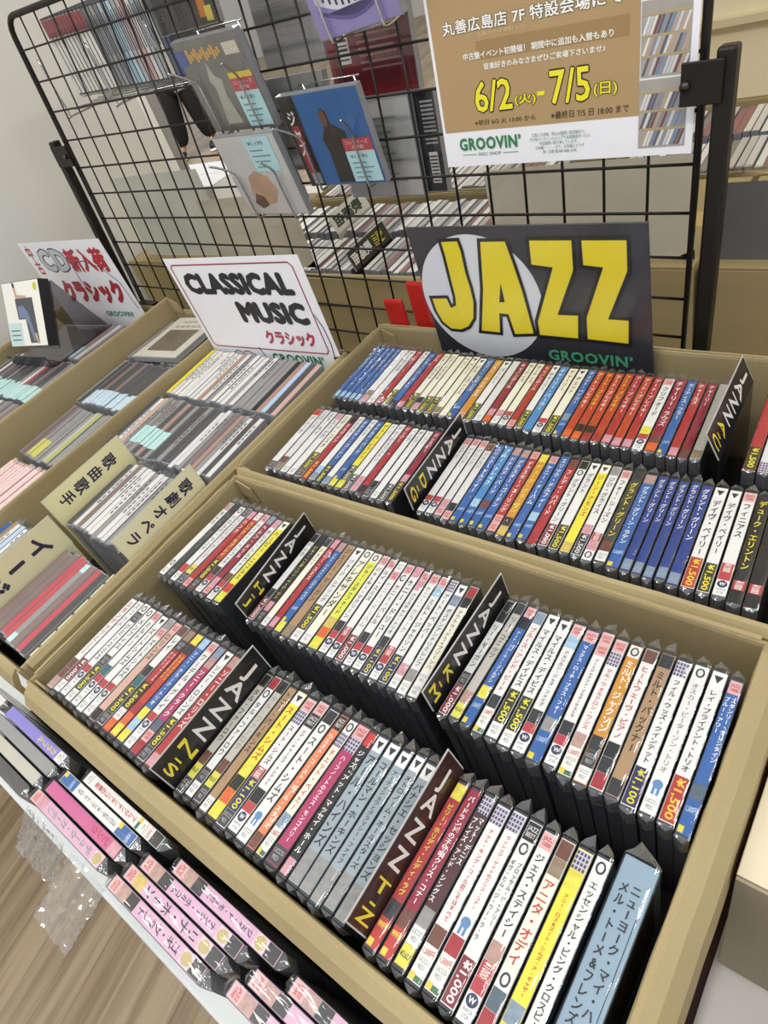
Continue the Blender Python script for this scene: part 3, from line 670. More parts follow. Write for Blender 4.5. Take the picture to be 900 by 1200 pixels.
# ------------------------------------------------------------------ rows of jazz CDs
LABELS = {}
def add_row(specs, keys, yc, group, where, divs, row_len=0.128, off=0.0):
    seg = 'from left end, ' + where; n = 0
    for i, s in enumerate(specs):
        if s is None:
            dn = divs[i][0]; seg = f'right of {dn} divider, {where}'; n = 0
            continue
        xl, xr = interp(keys, i, 1), interp(keys, i + 1, 1)
        if i + 1 < len(specs) and specs[i + 1] is None: xr = xl + min(xr - xl, 0.0122)
        if i + 1 == len(specs): xr = xl + min(max(xr - xl, 0.0105), 0.0122)
        t = max(0.007, (xr - xl) - 0.0012)
        dx = (interp(keys, i, 2) + interp(keys, i + 1, 2)) / 2
        rz = math.atan2(dx, row_len)
        z = ZP + RNG.uniform(0, 0.0016)
        root = make_cd(s, ((xl + xr) / 2, yc + off + RNG.uniform(-.0016, .0016), ZP + .0002), rz, t)
        n += 1
        tag(root, f'{describe(s)}, {ORD[n - 1]} {seg}', 'CD', group)
add_row(F_FRONT, KF_FRONT, -0.7175, 'jazz CDs in the near box, front row', 'near box front row', {16: ('N-S',), 34: ('T-Z',)})
add_row(F_REAR, KF_REAR, -0.5560, 'jazz CDs in the near box, rear row', 'near box rear row', {10: ('H-J',), 31: ('K-M',)})
add_row(J_FRONT, KJ_FRONT, -0.3665, 'jazz CDs in the far box, front row', 'far box front row', {18: ('D-G',)})
add_row(J_REAR, KJ_REAR, -0.2135, 'jazz CDs in the far box, rear row', 'far box rear row', {43: ('A-C',)})
jazz_div('N-S', 'black', 1.0135, -0.715, 0.0, 0.034, math.radians(7))
jazz_div('T-Z', 'dark brown', 1.2255, -0.712, 0.0, 0.026, math.radians(14), mat('3A2622', 0.2, 0.25, 60))
jazz_div('H-J', 'black', 0.9385, -0.553, 0.11, 0.022, math.radians(6))
jazz_div('K-M', 'black', 1.1800, -0.553, -0.01, 0.028, math.radians(5))
jazz_div('D-G', 'black', 1.0280, -0.362, 0.055, 0.031, math.radians(3))
jazz_div('A-C', 'black', 1.2915, -0.203, 0.03, 0.032, math.radians(22))

# the thick boxed set at the right end
r = empty('boxed_set', (1.3590, -0.709, ZP + .0003)); tag(r, 'thick pale blue boxed CD set with two lines of lettering, right end of near box', 'CD box set', 'jazz CDs in the near box, front row')
HB = 0.136; tb = 0.0220
link('slip_case', boxmesh('slip_case', -tb / 2, tb / 2, -0.0655, 0.0655, 0, HB, 0.0008), mat('8BA1B1', 0.35, 0.05, 50), r)
link('spine_line', boxmesh('spine_line', tb / 2 - 0.0030, tb / 2 - 0.0026, -0.060, 0.052, HB, HB + 0.0003), mat('1C1F24', 0.4), r)
link('disc_edge', boxmesh('disc_edge', tb / 2, tb / 2 + 0.0004, -0.06, 0.052, 0.05, HB - 0.004), mat('33302E', 0.3, 0.6, 140), r)
text('title_lettering', kMEL1, mat('1A1918', 0.4, 0), r, 0.0028, 0.002, HB + 0.0006, w=0.0058, h=0.094)
text('title_lettering', kMEL2, mat('1A1918', 0.4, 0), r, -0.0045, 0.006, HB + 0.0006, w=0.0058, h=0.086)
sm = sleeve_mesh(0.0235, 3).copy(); sm.transform(Matrix.Translation((0, 0, HB - CASE_H)) @ Matrix.Diagonal((1, 1.05, 1, 1)))
link('sleeve', sm, None, r)

# ------------------------------------------------------------------ signs
def board(name, TL, right, down, W, H, thick, m, label, cat):
    R = Vector(right).normalized(); D = Vector(down); D = (D - R * D.dot(R)).normalized(); U = -D; N = R.cross(U)
    TL = Vector(TL); o = TL + D * H
    me = boxmesh(name, 0, W, 0, H, -thick, 0)
    ob = link(name, me, m)
    ob.matrix_world = Matrix(((R.x, U.x, N.x, o.x), (R.y, U.y, N.y, o.y), (R.z, U.z, N.z, o.z), (0, 0, 0, 1)))
    tag(ob, label, cat)
    return ob
def ribbon(name, pts, w, z, m, parent, closed=True):
    n = len(pts); v = []; f = []
    P = [Vector((x, y)) for x, y in pts]
    for i in range(n):
        a = P[i - 1] if (closed or i > 0) else P[i]; b = P[(i + 1) % n] if (closed or i < n - 1) else P[i]
        d1 = (P[i] - a); d2 = (b - P[i])
        d1 = d1.normalized() if d1.length > 1e-9 else d2.normalized(); d2 = d2.normalized() if d2.length > 1e-9 else d1
        n1 = Vector((-d1.y, d1.x)); n2 = Vector((-d2.y, d2.x)); mm = (n1 + n2); mm = mm.normalized() if mm.length > 1e-6 else n1
        k = w / 2 / max(0.5, mm.dot(n1))
        v += [(P[i].x + mm.x * k, P[i].y + mm.y * k, z), (P[i].x - mm.x * k, P[i].y - mm.y * k, z)]
    for i in range(n if closed else n - 1):
        a, b = 2 * i, 2 * ((i + 1) % n); f.append((a, a + 1, b + 1, b))
    return link(name, mk(name, v, f), m, parent)
def mm(pts, H): return [(u / 1000, H - v / 1000) for u, v in pts]
INK = mat('17171A', 0.45, 0.02)
# JAZZ
HJ = 0.300
sj = board('jazz_sign', (.869, -.1205, 1.05), (1, 0, -.003), (0, .04, -1), .307, HJ, .003, mat('37363B', 0.35, 0.25, 30), 'large dark square sign with yellow JAZZ lettering standing in the box', 'sign')
circ = [(87 + 89 * math.cos(a * math.pi / 24), 99 + 90 * math.sin(a * math.pi / 24)) for a in range(48)]
poly('white_disc', mm(circ, HJ), mat('DCDDE2', 0.4, 0.03), sj, .0004)
JL = {'J': [(47.4, 16.3), (75.8, 15.3), (77.9, 30.3), (77.0, 60.5), (78.7, 82.9), (78.3, 104.0), (71.9, 128.7), (60.1, 143.2), (45.7, 150.1), (27.9, 150.0), (15.9, 139.4), (9.4, 120.3), (8.1, 98.9), (36.3, 97.0), (39.2, 111.0), (45.0, 108.2), (47.4, 96.0), (47.6, 72.6), (48.4, 36.8)],
      'A': [(105.0, 16.4), (142.3, 15.9), (148.2, 48.4), (153.6, 84.3), (159.0, 146.6), (127.4, 150.5), (123.4, 120.2), (113.7, 119.9), (108.4, 149.7), (75.5, 149.1), (93.5, 82.4)],
      'Z': [(170.0, 15.0), (225.9, 15.2), (223.6, 54.3), (197.4, 112.0), (222.9, 111.2), (219.1, 148.7), (163.0, 148.2), (163.4, 125.8), (193.6, 52.5), (167.7, 49.3)],
      'Y': [(232.9, 15.3), (287.1, 15.5), (285.9, 53.7), (260.7, 113.8), (284.2, 113.8), (281.9, 150.2), (227.0, 148.4), (228.9, 115.2), (253.9, 51.3), (231.9, 49.0)]}
for k, L in JL.items():
    q = poly('letter', mm(L, HJ), mat('EAD526', 0.4, 0.04, 60), sj, .0010)
    ribbon('letter_outline', mm(L, HJ), .0045, .0012, INK, q)
poly('letter_hole', mm([(123.2, 73.2), (123.7, 100.1), (115.5, 101.0)], HJ), INK, sj, .0013)
text('groovin_lettering', kGRO, mat('52AC82', 0.4, 0.02), sj, .2285, HJ - .1755, .0010, w=.111, h=.0165)
text('disc_shop_lettering', kDISC, mat('356B50', 0.4, 0.02), sj, .2255, HJ - .1905, .0010, w=.040, h=.0036)
bm = bmesh.new(); n_ = 26; g_ = [[bm.verts.new((-.0035 + .314 * i / n_, -.002 + (HJ + .006) * j / n_, .0028 + RNG.uniform(-.0003, .0003) * (1 if 0 < i < n_ else 0))) for i in range(n_ + 1)] for j in range(n_ + 1)]
for j in range(n_):
    for i in range(n_): bm.faces.new((g_[j][i], g_[j][i + 1], g_[j + 1][i + 1], g_[j + 1][i]))
link('plastic_cover', bm_mesh('plastic_cover', bm, True), M_COVER, sj)
# CLASSICAL
HK = 0.212
M_PAPER = mat('EDEDF1', 0.25, 0.02, 20)
sk = board('classical_sign', (.4525, -.216, 1.0555), (.2895, .016, 0), (0, .006, -.187), .2905, HK, .0008, M_PAPER, 'white laminated sign reading CLASSICAL MUSIC standing in the classical box', 'sign')
bm = bmesh.new()
ol = [(.002, 0), (.276, 0), (.276, .046), (.2905, .048), (.2905, HK), (0, HK), (0, .024), (.002, .020)]
lo = [bm.verts.new((x, y, -.0008)) for x, y in ol]; hi = [bm.verts.new((x, y, 0)) for x, y in ol]
bm.faces.new(hi); bm.faces.new(lo[::-1])
for i in range(8): bm.faces.new((lo[i], lo[(i + 1) % 8], hi[(i + 1) % 8], hi[i]))
sk.data = bm_mesh('classical_sign', bm); sk.data.materials.append(M_PAPER)
M_REDINK = mat('9C3550', 0.4, 0.03)
ribbon('red_border', mm([(14, 11), (267, 10), (273, 16), (272, 155), (267, 161), (14, 161), (9, 155), (9, 16)], HK), .0022, .0004, M_REDINK, sk)
text('classical_lettering', kCLA, mat('28282C', 0.45, 0.1), sk, .140, HK - .043, .0005, w=.234, h=.0375)
text('music_lettering', kMUS, mat('28282C', 0.45, 0.1), sk, .189, HK - .092, .0005, w=.145, h=.0385)
text('katakana_lettering', kKURA, mat('B23A50', 0.4, 0.03), sk, .202, HK - .137, .0005, w=.106, h=.0265)
outlined(kCD, kCDi, mat('2C2C36', 0.4), mat('E2E2E8', 0.4), sk, .076, HK - .1855, .0006, .058, .034)
text('used_lettering', kCHU, mat('B23A50', 0.4), sk, .026, HK - .188, .0005, w=.014, h=.030)
ribbon('swoosh_line', mm([(119, 157), (124, 170), (129, 190)], HK), .0016, .0006, mat('2C2C36', 0.4), sk, False)
ribbon('swoosh_line', mm([(275, 92), (282, 115), (283, 145), (276, 185)], HK), .0016, .0006, mat('2C2C36', 0.4), sk, False)
text('groovin_lettering', kGRO, mat('2F7F5A', 0.4, 0.02), sk, .198, HK - .1765, .0005, w=.112, h=.0185)
# new arrivals
HN = 0.212
sn = board('new_arrivals_sign', (-.135, -.17, 1.061), (.3, .02, -.002), (-.013, .004, -.164), .300, HN, .0008, M_PAPER, 'white sign with red Japanese lettering and grey CD letters, by the left wall', 'sign')
text('used_lettering', kCHU, mat('B83A3E', 0.4), sn, .0235, HN - .039, .0005, w=.021, h=.066)
outlined(kCD, kCDi, mat('2C2C36', 0.4), mat('C3C4CA', 0.4), sn, .0975, HN - .040, .0006, .100, .050)
text('new_arrival_lettering', kSHIN, mat('B5343A', 0.4), sn, .2155, HN - .0415, .0005, w=.132, h=.052)
text('katakana_lettering', kRASI, mat('A8333E', 0.4), sn, .166, HN - .112, .0005, w=.215, h=.055)
ribbon('swoosh_line', mm([(148, 92), (152, 62), (175, 45), (206, 43), (250, 58), (282, 91), (290, 150)], HN), .0018, .0007, mat('2C2C36', 0.4), sn, False)
ribbon('swoosh_line', mm([(148, 92), (152, 115), (170, 135)], HN), .0018, .0007, mat('2C2C36', 0.4), sn, False)
text('groovin_lettering', kGRO, mat('2F7F5A', 0.4, 0.02), sn, .212, HN - .164, .0005, w=.100, h=.0125)

# ------------------------------------------------------------------ mesh panel, posts, clamps
PAX = Vector((0.9997, 0.0, -0.0249)); PAZ = Vector((0.0248, 0.0817, 0.9963)); PAY = PAZ.cross(PAX).normalized(); PO = Vector((0, 0, 1.3947))
def PP(x, z, y=0.0): return PO + PAX * x + PAZ * z + PAY * y
pm = empty('mesh_panel', PP(0.6, -0.6)); tag(pm, 'black wire mesh panel on feet behind the CD boxes', 'mesh panel')
def pbm(fn, name, m, parent, smooth=True):
    bm = bmesh.new(); fn(bm)
    me = bm_mesh(name, bm, smooth); me.transform(Matrix.Translation(-pm.location)); return link(name, me, m, parent)
fr = [PP(0, -.03)] + [PP(0.03 - .03 * math.cos(a), -0.03 + .03 * math.sin(a)) for a in (0.4, 0.8, 1.2)] + [PP(.03, 0), PP(1.17, 0), PP(1.2, -.03), PP(1.2, -.6), PP(0, -.6)]
pbm(lambda bm: tube(bm, fr, .0052, 10, True), 'frame', M_POST, pm)
for i in range(1, 24): pbm(lambda bm: tube(bm, [PP(.05 * i, -.002), PP(.05 * i, -.598)], .0017, 6), 'upright_wire', M_WIRE, pm)
for j in range(1, 12): pbm(lambda bm: tube(bm, [PP(.002, -.05 * j, -.003), PP(1.198, -.05 * j, -.003)], .0017, 6), 'cross_wire', M_WIRE, pm)
for sx, x0, xc in ((-1, -.012, .03), (1, 1.226, 1.190)):
    o = empty('panel_stand', PP(x0, -.69)); tag(o, ('left' if sx < 0 else 'right') + ' black steel post clamped to the ' + ('left' if sx < 0 else 'right') + ' end of the mesh panel', 'post')
    def pl(fn, name, m, sm=False, o=o):
        bm = bmesh.new(); fn(bm); me = bm_mesh(name, bm, sm); me.transform(Matrix.Translation(-o.location)); return link(name, me, m, o)
    def obox(bm, xa, xb, za, zb, ya, yb, bev=.001):
        M = Matrix(((PAX.x, PAY.x, PAZ.x, PO.x), (PAX.y, PAY.y, PAZ.y, PO.y), (PAX.z, PAY.z, PAZ.z, PO.z), (0, 0, 0, 1)))
        add_box(bm, xa, xb, ya, yb, za, zb, bev, M)
    zbot = -.687 if sx < 0 else -.658
    pl(lambda bm: obox(bm, x0 - .009, x0 + .009, zbot, -.195, -.026, -.008, .003), 'post', M_POST)
    pl(lambda bm: obox(bm, min(x0, xc) - .002, max(x0, xc) + (.012 if sx < 0 else -.0), -.240, -.203, -.030, -.0265), 'clamp_plate', M_POST)
    pl(lambda bm: tube(bm, [PP(xc + (.0 if sx < 0 else .003), -.222, -.030), PP(xc + (.0 if sx < 0 else .003), -.222, -.0345)], .0045, 10), 'bolt', mat('4A4540', 0.3, 0.2, 30, 0.8), True)
    pl(lambda bm: obox(bm, x0 - .012, x0 + .05 if sx < 0 else x0 + .012, zbot - .002, zbot + .014, -.034, .06), 'foot', M_POST)
    kx = .045 if sx < 0 else 1.165
    pl(lambda bm: obox(bm, kx - .03, kx + .03, -.555, -.530, -.030, -.0075), 'lower_bracket', M_POST)
    pl(lambda bm: tube(bm, [PP(kx - .012, -.535, -.030), PP(kx - .012, -.535, -.052)], .012, 14), 'knob', mat('141313', 0.4), True)

# ------------------------------------------------------------------ poster
def pboard(name, x0, z0, W, H, y, thick, m, label, cat, lean=0.0):
    D = (-PAZ + PAY * lean).normalized()
    return board(name, PP(x0, z0, y), PAX, D, W, H, thick, m, label, cat)
HP = 0.420
ps = pboard('event_poster', .9005, .1335, .297, HP, -.0125, .0008, mat('ECECF1', 0.3, 0.02), 'event poster on the mesh with white and yellow Japanese lettering on kraft', 'poster')
def pv(v): return HP - (v + .1335)           # panel depth below the rail -> sheet y
rect('kraft_print', .004, .2425, pv(.2475), HP - .004, .0003, mat('AE9267', 0.4, 0.06, 12), ps)
rect('brown_band', .060, .232, pv(.1765), pv(.159), .0005, mat('9C8055', 0.4, 0.06, 12), ps)
WHT = mat('F4F2EA', 0.4, 0.0); BLKI = mat('1B1917', 0.4, 0); YEL = mat('EFE42A', 0.4, 0)
def po(a, b, u0, u1, v0, v1, m): return outlined(P_TXT[a], P_TXT[b], BLKI, m, ps, (u0 + u1) / 2 - .9005, (pv(v0) + pv(v1)) / 2, .0009, u1 - u0, v1 - v0)
def pt(k, u0, u1, v0, v1, m, z=.0009): return text('lettering', k, m, ps, (u0 + u1) / 2 - .9005, (pv(v0) + pv(v1)) / 2, z, w=u1 - u0, h=v1 - v0)
po('ao', 'a', .9205, 1.1255, .1365, .1495, WHT)
pt(P_TXT['b'], .9635, 1.023, .1515, .1552, mat('D8C49C', .4, 0)); pt(P_TXT['c'], .943, 1.117, .1685, .1755, WHT); pt(P_TXT['d'], .968, 1.1085, .1805, .1868, WHT)
for a, b, q in (('eo', 'e', (.952, 1.000, .1975, .2285)), ('fo', 'f', (1.003, 1.029, .2145, .2262)), ('go', 'g', (1.0465, 1.0915, .1965, .2283)), ('ho', 'h', (1.0955, 1.1205, .2130, .2262))):
    po(a, b, *q, YEL)
rect('dash', 1.031 - .9005, 1.040 - .9005, pv(.2185), pv(.2145), .0009, YEL, ps)
pt(P_TXT['i'], .948, 1.027, .2362, .2418, mat('3A2E1C', .4, 0)); pt(P_TXT['j'], 1.046, 1.133, .2356, .2430, mat('3A2E1C', .4, 0))
pt(kGRO, .9225, 1.0065, .2545, .2685, mat('2F7F4C', .4, 0)); pt(kDISC, .948, .979, .2715, .2750, mat('2F7F4C', .4, 0)); pt(P_TXT['k'], 1.0175, 1.0905, .2555, .2775, mat('5E8A72', .4, 0))
rect('rule', .9255 - .9005, .945 - .9005, pv(.2736), pv(.2730), .0009, mat('2F7F4C', .4, 0), ps); rect('rule', .982 - .9005, 1.002 - .9005, pv(.2736), pv(.2730), .0009, mat('2F7F4C', .4, 0), ps)
pt(P_TXT['l'], .935, 1.10, .02, .075, WHT)
def photo(x0, x1, v0, v1, seed):
    rg = random.Random(seed)
    b = rect('printed_photo', x0 - .9005, x1 - .9005, pv(v1), pv(v0), .0005, mat('A39F98', 0.35, 0.2, 60), ps)
    X0, X1, Y0, Y1 = x0 - .9005, x1 - .9005, pv(v1), pv(v0); W_, H_ = X1 - X0, Y1 - Y0
    sets = {}
    for bx in range(3):
        y0 = Y0 + H_ * (0.03 + bx * 0.27); h_ = H_ * 0.23
        for i in range(13):
            a = X0 + W_ * (0.02 + i * 0.073); sk_ = W_ * 0.12
            c = rg.choice(['D8D4CE', 'C4C8D0', '8C8F98', '5B6070', 'B7A08E', 'E2DED6', '7A4A48', '6F86A6'])
            sets.setdefault(c, []).append([(a, y0), (a + W_ * .055, y0), (min(X1, a + W_ * .055 + sk_), y0 + h_), (min(X1, a + sk_), y0 + h_)])
        sets.setdefault('B79F6C', []).append([(X0, y0 + h_ + H_ * .01), (X1, y0 + h_ + H_ * .01), (X1, y0 + h_ + H_ * .035), (X0, y0 + h_ + H_ * .035)])
    for c, qs in sets.items():
        v = []; f = []
        for q in qs:
            i = len(v); v += [(x, y, .0007) for x, y in q]; f.append((i, i + 1, i + 2, i + 3))
        link('photo_detail', mk('photo_detail', v, f), mat(c, 0.35, 0.05), b)
photo(1.1440, 1.1905, .02, .150, 3); photo(1.1440, 1.1905, .152, .2145, 4); photo(1.1430, 1.1900, .2165, .2785, 5)

# ================================================================== classical and other CDs on the left
class Heap:
    '''the many discs too small to tell apart, kept as one object'''
    def __init__(self): self.bm = bmesh.new(); self.m = []
    def box(self, m, T, *a):
        if m not in self.m: self.m.append(m)
        k = self.m.index(m); r = bmesh.ops.create_cube(self.bm, size=1.0)
        x0, x1, y0, y1, z0, z1 = a
        for v in r['verts']:
            v.co = T @ Vector(((x0 + x1) / 2 + v.co.x * (x1 - x0), (y0 + y1) / 2 + v.co.y * (y1 - y0), (z0 + z1) / 2 + v.co.z * (z1 - z0)))
        for f in {f for v in r['verts'] for f in v.link_faces}: f.material_index = k
    def disc(self, t, x, y, rz, hx, st=None, z=None, h=CASE_H):
        T = Matrix.Translation((x, y, (ZP + .0002) if z is None else z)) @ Matrix.Rotation(rz, 4, 'Z')
        self.box(M_CASE_LIGHT, T, -t / 2, t / 2, -.0625, .0625, 0, h)
        self.box(mat(hx, .35, .06, 60), T, -t / 2 + .0007, t / 2 - .0007, -.0605, .0605, h, h + .0004)
        if st: self.box(mat(st[2], .5, .12, 160), T, -t / 2 + .0003, t / 2 - .0003, st[0], st[1], h - .02, h + .0012)
HEAP = Heap()
def plain_row(n, x0, x1, yc, dx, picks, group, where, seed, sleeve_p=0.0, sticker=None, cat='CD', zb=ZP, stick_idx=(), jitter=.003, heap=False):
    rg = random.Random(seed)
    p = (x1 - x0) / n
    for i in range(n):
        spec = picks[i] if i < len(picks) and picks[i] else rg.choice(['g ', 'k ', 'm ', 'L ', 'g ', 'W '])
        if len(spec) < 2 or spec[1] == ' ': spec = spec[0] + 'd'
        st = sticker if i in stick_idx else None
        if heap:
            HEAP.disc(p - .0008, x0 + p * (i + .5), yc + rg.uniform(-jitter, jitter), math.atan2(dx, .13), PAL[spec[0]][0], st, zb + .0002 + rg.uniform(0, .0025)); continue
        r = make_cd(spec, (x0 + p * (i + .5), yc + rg.uniform(-jitter, jitter), zb + .0002 + rg.uniform(0, .0025)), math.atan2(dx, .13), p - .0008, True, True, rg.random() < sleeve_p, st)
        if spec[0] in 'WLCg' and rg.random() < .75:
            a_ = rg.uniform(.0, .03); quads('title_lettering', [(-p * .12, p * .12, .055 - a_ - .0085 * k - rg.uniform(.004, .0075), .055 - a_ - .0085 * k) for k in range(rg.randint(3, 8))], CASE_H + .0007, mat('3A3838', .4, 0), r)
        head = spec.split('|')[0]
        col = PAL[head[0]][1]
        stx = f' with {st_name(st[2])} sticker' if st else ''
        tag(r, f'{col} CD{stx}, {ORD[i]} from left, {where}', cat, group)
def st_name(h): return {'B5D8D4': 'mint', 'DDB0AE': 'pink', 'BFD2DE': 'pale blue', 'C6C58A': 'yellow-green'}.get(h, 'pale')
MINT, PINK, PBLUE, YG = 'B5D8D4', 'DDC0BE', 'BFD2DE', 'C3BE6A'
plain_row(25, .4578, .7235, -.2755, .010, ['Yk', 'Lk', 'Wk', 'Wk', 'Lk', 'Wk', 'Lk', 'Wk', 'bk', 'Lk', 'gk', 'Wk', 'Lk', 'Wk', 'gk', 'Lk', 'gk', 'gk', 'gk', 'gk', 'Kk', 'bk', 'Ik', 'kk', 'Pk'], 'classical CDs', 'classical box back row', 11, 0, jitter=.002)
plain_row(25, .4590, .7225, -.4100, .009, ['kk', 'Wk', 'Pk', 'gk', 'gk', 'mk', 'gk', 'kk', 'bk', 'kk', 'gk', 'kk', 'kk', 'gk', 'kk', 'kk', 'Lk', 'Wk', 'gk', 'mk', 'bk', 'gk', 'Lk', 'kk', 'Lk'], 'classical CDs', 'classical box second row', 12, .25, (-.042, -.004, MINT), stick_idx=(4, 5, 6, 7, 8, 9, 10))
plain_row(13, .5640, .7080, -.5510, .008, ['kk', 'Wk', 'mk', 'Lk', 'Wk', 'Lk', 'gk', 'Wk', 'Lk', 'gk', 'Lk', 'Dk', 'Lk'], 'classical CDs', 'classical box third row', 13, .5, (-.060, -.012, MINT), stick_idx=(11, 12))
plain_row(6, .4570, .5250, -.7080, .0, ['Bk', 'Tk', 'Wk', 'Ik', 'Wk', 'gk'], 'classical CDs', 'classical box left of front cream divider', 14, .6)
plain_row(9, .6150, .7245, -.7080, .0, ['tk'.replace('t', 'm'), 'mk', 'mk', 'rk', 'rk', 'gk|I|I', 'mk', 'rk', 'kk'], 'classical CDs', 'classical box right of front cream divider', 15, .0)
M_CREAMCARD = mat('DDD7A6', 0.35, 0.04, 20); M_INKB = mat('2A2740', 0.45, 0); M_CE = mat('C9C6B0', 0.3, 0.05)
divider('cream divider card with dark Japanese lettering, leftmost in classical box third row', (.5580, -.548, ZP), 0.05, None, M_CREAMCARD, M_CE, .045, math.radians(3), .138, ink=[(kUTA, M_INKB, -.052, .048, .019)], plan=.020)
divider('cream divider card with five dark characters beside the box wall, classical box', (.7275, -.550, ZP), 0.05, None, mat('D6CFAC', 0.35, 0.04, 20), M_CE, .034, math.radians(10), .138, ink=[(kOPE, M_INKB, -.058, .056, .018)])
divider('large cream divider card with three big katakana, classical box front row', (.6110, -.702, ZP), 0.0, None, mat('D3CDA6', 0.35, 0.04, 20), M_CE, .050, math.radians(3), .138, ink=[(kEAS, M_INKB, -.045, .050, .030)], plan=.024)
r = empty('index_card', (.7300, -.706, ZP)); tag(r, 'pale green spacer card with punched holes against the classical box wall', 'card')
link('card_sheet', boxmesh('card_sheet', -.0012, .0012, -.062, .062, 0, .1425), mat('CBCFAE', 0.5, 0.04), r)
for i in range(5):
    link('punched_hole', boxmesh('punched_hole', -.0010, .0010, -.050 + i * .024, -.047 + i * .024, .1424, .1428), mat('2A2A22', 0.6), r)

plain_row(15, .2515, .4350, -.2060, .0, ['gk', 'Lk', 'kk', 'gk'], 'CDs in the narrow box', 'the narrow box, backmost row', 21, heap=True)
plain_row(14, .2600, .4300, -.3420, .006, ['gk', 'kk', 'kk', 'mk', 'kk', 'kk', 'mk', 'kk', 'kk', 'kk', 'kk', 'kk', 'gk', 'kk'], 'CDs in the narrow box', 'the narrow box, second row from the back', 22, .15, (-.060, -.022, PBLUE), stick_idx=range(2, 13), heap=True)
plain_row(13, .2850, .4300, -.4790, .010, ['mk', 'mk', 'gk', 'gk', 'gk', 'gk', 'gk', 'Gk', 'lk', 'gk', 'gk', 'gk', 'Lk'], 'CDs in the narrow box', 'the narrow box, third row from the back', 23, .5, (-.058, -.020, YG), stick_idx=(2, 3, 4), heap=True)
plain_row(12, .3000, .4300, -.6150, .0, ['Pk'] * 12, 'CDs in the narrow box', 'the narrow box, fourth row from the back', 24, .2, (-.055, .055, PINK), stick_idx=range(12), heap=True)
plain_row(18, .0350, .2330, -.2400, .0, ['mk', 'gk', 'bk', 'kk', 'bk', 'gk', 'Lk', 'gk', 'bk', 'mk', 'kk', 'gk', 'kk', 'gk', 'kk', 'gk', 'kk', 'gk'], 'CDs in the leftmost box', 'the leftmost box, backmost row', 31, .3, (-.058, -.020, MINT), stick_idx=range(0, 5), heap=True)
plain_row(30, -.1200, .2330, -.3760, .004, ['gk', 'kk', 'Lk', 'kk', 'mk', 'kk', 'kk', 'gk', 'kk', 'kk', 'kk', 'kk', 'gk', 'Wk', 'rk', 'kk', 'kk', 'mk', 'kk', 'kk'], 'CDs in the leftmost box', 'the leftmost box, second row from the back', 32, .2, (-.062, -.020, MINT), stick_idx=range(2, 22), heap=True)
plain_row(24, -.0900, .2330, -.5120, .0, ['gk', 'kk', 'kk', 'gk', 'mk', 'kk'], 'CDs in the leftmost box', 'the leftmost box, third row from the back', 33, .3, heap=True)
# flat case lying over the back row of the narrow box
r = empty('compact_disc', (.350, -.206, .8884), (0, math.radians(-2), math.radians(4))); tag(r, 'CD with cream cover and dark photo lying flat at the back of the narrow box', 'CD')
link('jewel_case', boxmesh('jewel_case', -.062, .062, -.066, .066, 0, .0102, .0008), M_CASE_LIGHT, r)
c = link('cover', boxmesh('cover', -.0605, .0605, -.0635, .0635, .0102, .0106), mat('CFC9BA', 0.25, 0.1, 20), r)
rect('cover_photo', -.044, .040, -.045, .022, .0109, mat('6E6354', 0.3, 0.5, 55), c)
quads('cover_lettering', [(-.040 + .016 * i, -.030 + .016 * i, .030, .036) for i in range(5)] + [(-.030 + .014 * i, -.021 + .014 * i, .046, .051) for i in range(4)], .0109, mat('9A9286', 0.4), c)
# stand-up CD on its smoked stand
s0 = Vector((-.068, -.269, 1.027))
r = empty('display_stand', (.01, -.30, .8905)); tag(r, 'smoked acrylic easel holding up a CD on the leftmost box', 'display stand')
def wl(name, v, f, m, par): 
    me = mk(name, [Vector(q) - par.location for q in v], f); o = link(name, me, m, par)
    so = o.modifiers.new('thickness', 'SOLIDIFY'); so.thickness = .0025; return o
wl('base_sheet', [(-.075, -.352, .8925), (.085, -.335, .8925), (.085, -.185, .8925), (-.075, -.202, .8925)], [(0, 1, 2, 3)], M_SMOKE, r)
wl('back_rest', [(-.066, -.318, .905), (.076, -.303, .911), (.062, -.236, 1.018), (-.080, -.251, 1.012)], [(0, 1, 2, 3)], M_SMOKE, r)
wl('rear_leg', [(-.080, -.247, 1.012), (.062, -.232, 1.018), (.080, -.190, .8945), (-.073, -.207, .8945)], [(0, 1, 2, 3)], M_SMOKE, r)
wl('front_lip', [(-.066, -.352, .8905), (.078, -.337, .8905), (.076, -.341, .914), (-.068, -.356, .912)], [(0, 1, 2, 3)], mat('3A3A40', 0.2), r)
lc = board('compact_disc', (-.068, -.2725, 1.029), (.992, .11, .050), (.115, -.514, -.85), .142, .125, .0210, mat('2C2D31', 0.15, 0.1), 'CD with white cover showing a seated woman, propped on the smoked stand', 'CD')
cv = rect('cover', .001, .141, .001, .124, .0004, mat('EDEBE3', 0.2, 0.02), lc)
FS = lambda pts: [(x * .142, y * .125) for x, y in pts]
poly('printed_figure', FS([(.31, .74), (.78, .74), (.80, .05), (.56, .05), (.52, .42), (.33, .42)]), mat('4A4D52', 0.3, .15, 60), cv, .0006)
poly('printed_figure', FS([(.36, .62), (.50, .63), (.62, .52), (.68, .30), (.74, .08), (.66, .08), (.58, .34), (.50, .44), (.37, .44)]), mat('6F7D9C', 0.3, .15, 60), cv, .0008)
poly('printed_figure', FS([(.30, .92), (.36, .92), (.38, .80), (.62, .77), (.62, .74), (.34, .74)]), mat('C2A083', 0.3), cv, .0008)
poly('printed_figure', FS([(.29, .99), (.34, .98), (.36, .92), (.31, .90)]), mat('2A2422', 0.3), cv, .0009)
poly('printed_figure', FS([(.70, .20), (.76, .20), (.80, .04), (.75, .04)]), mat('C2A083', 0.3), cv, .0009)
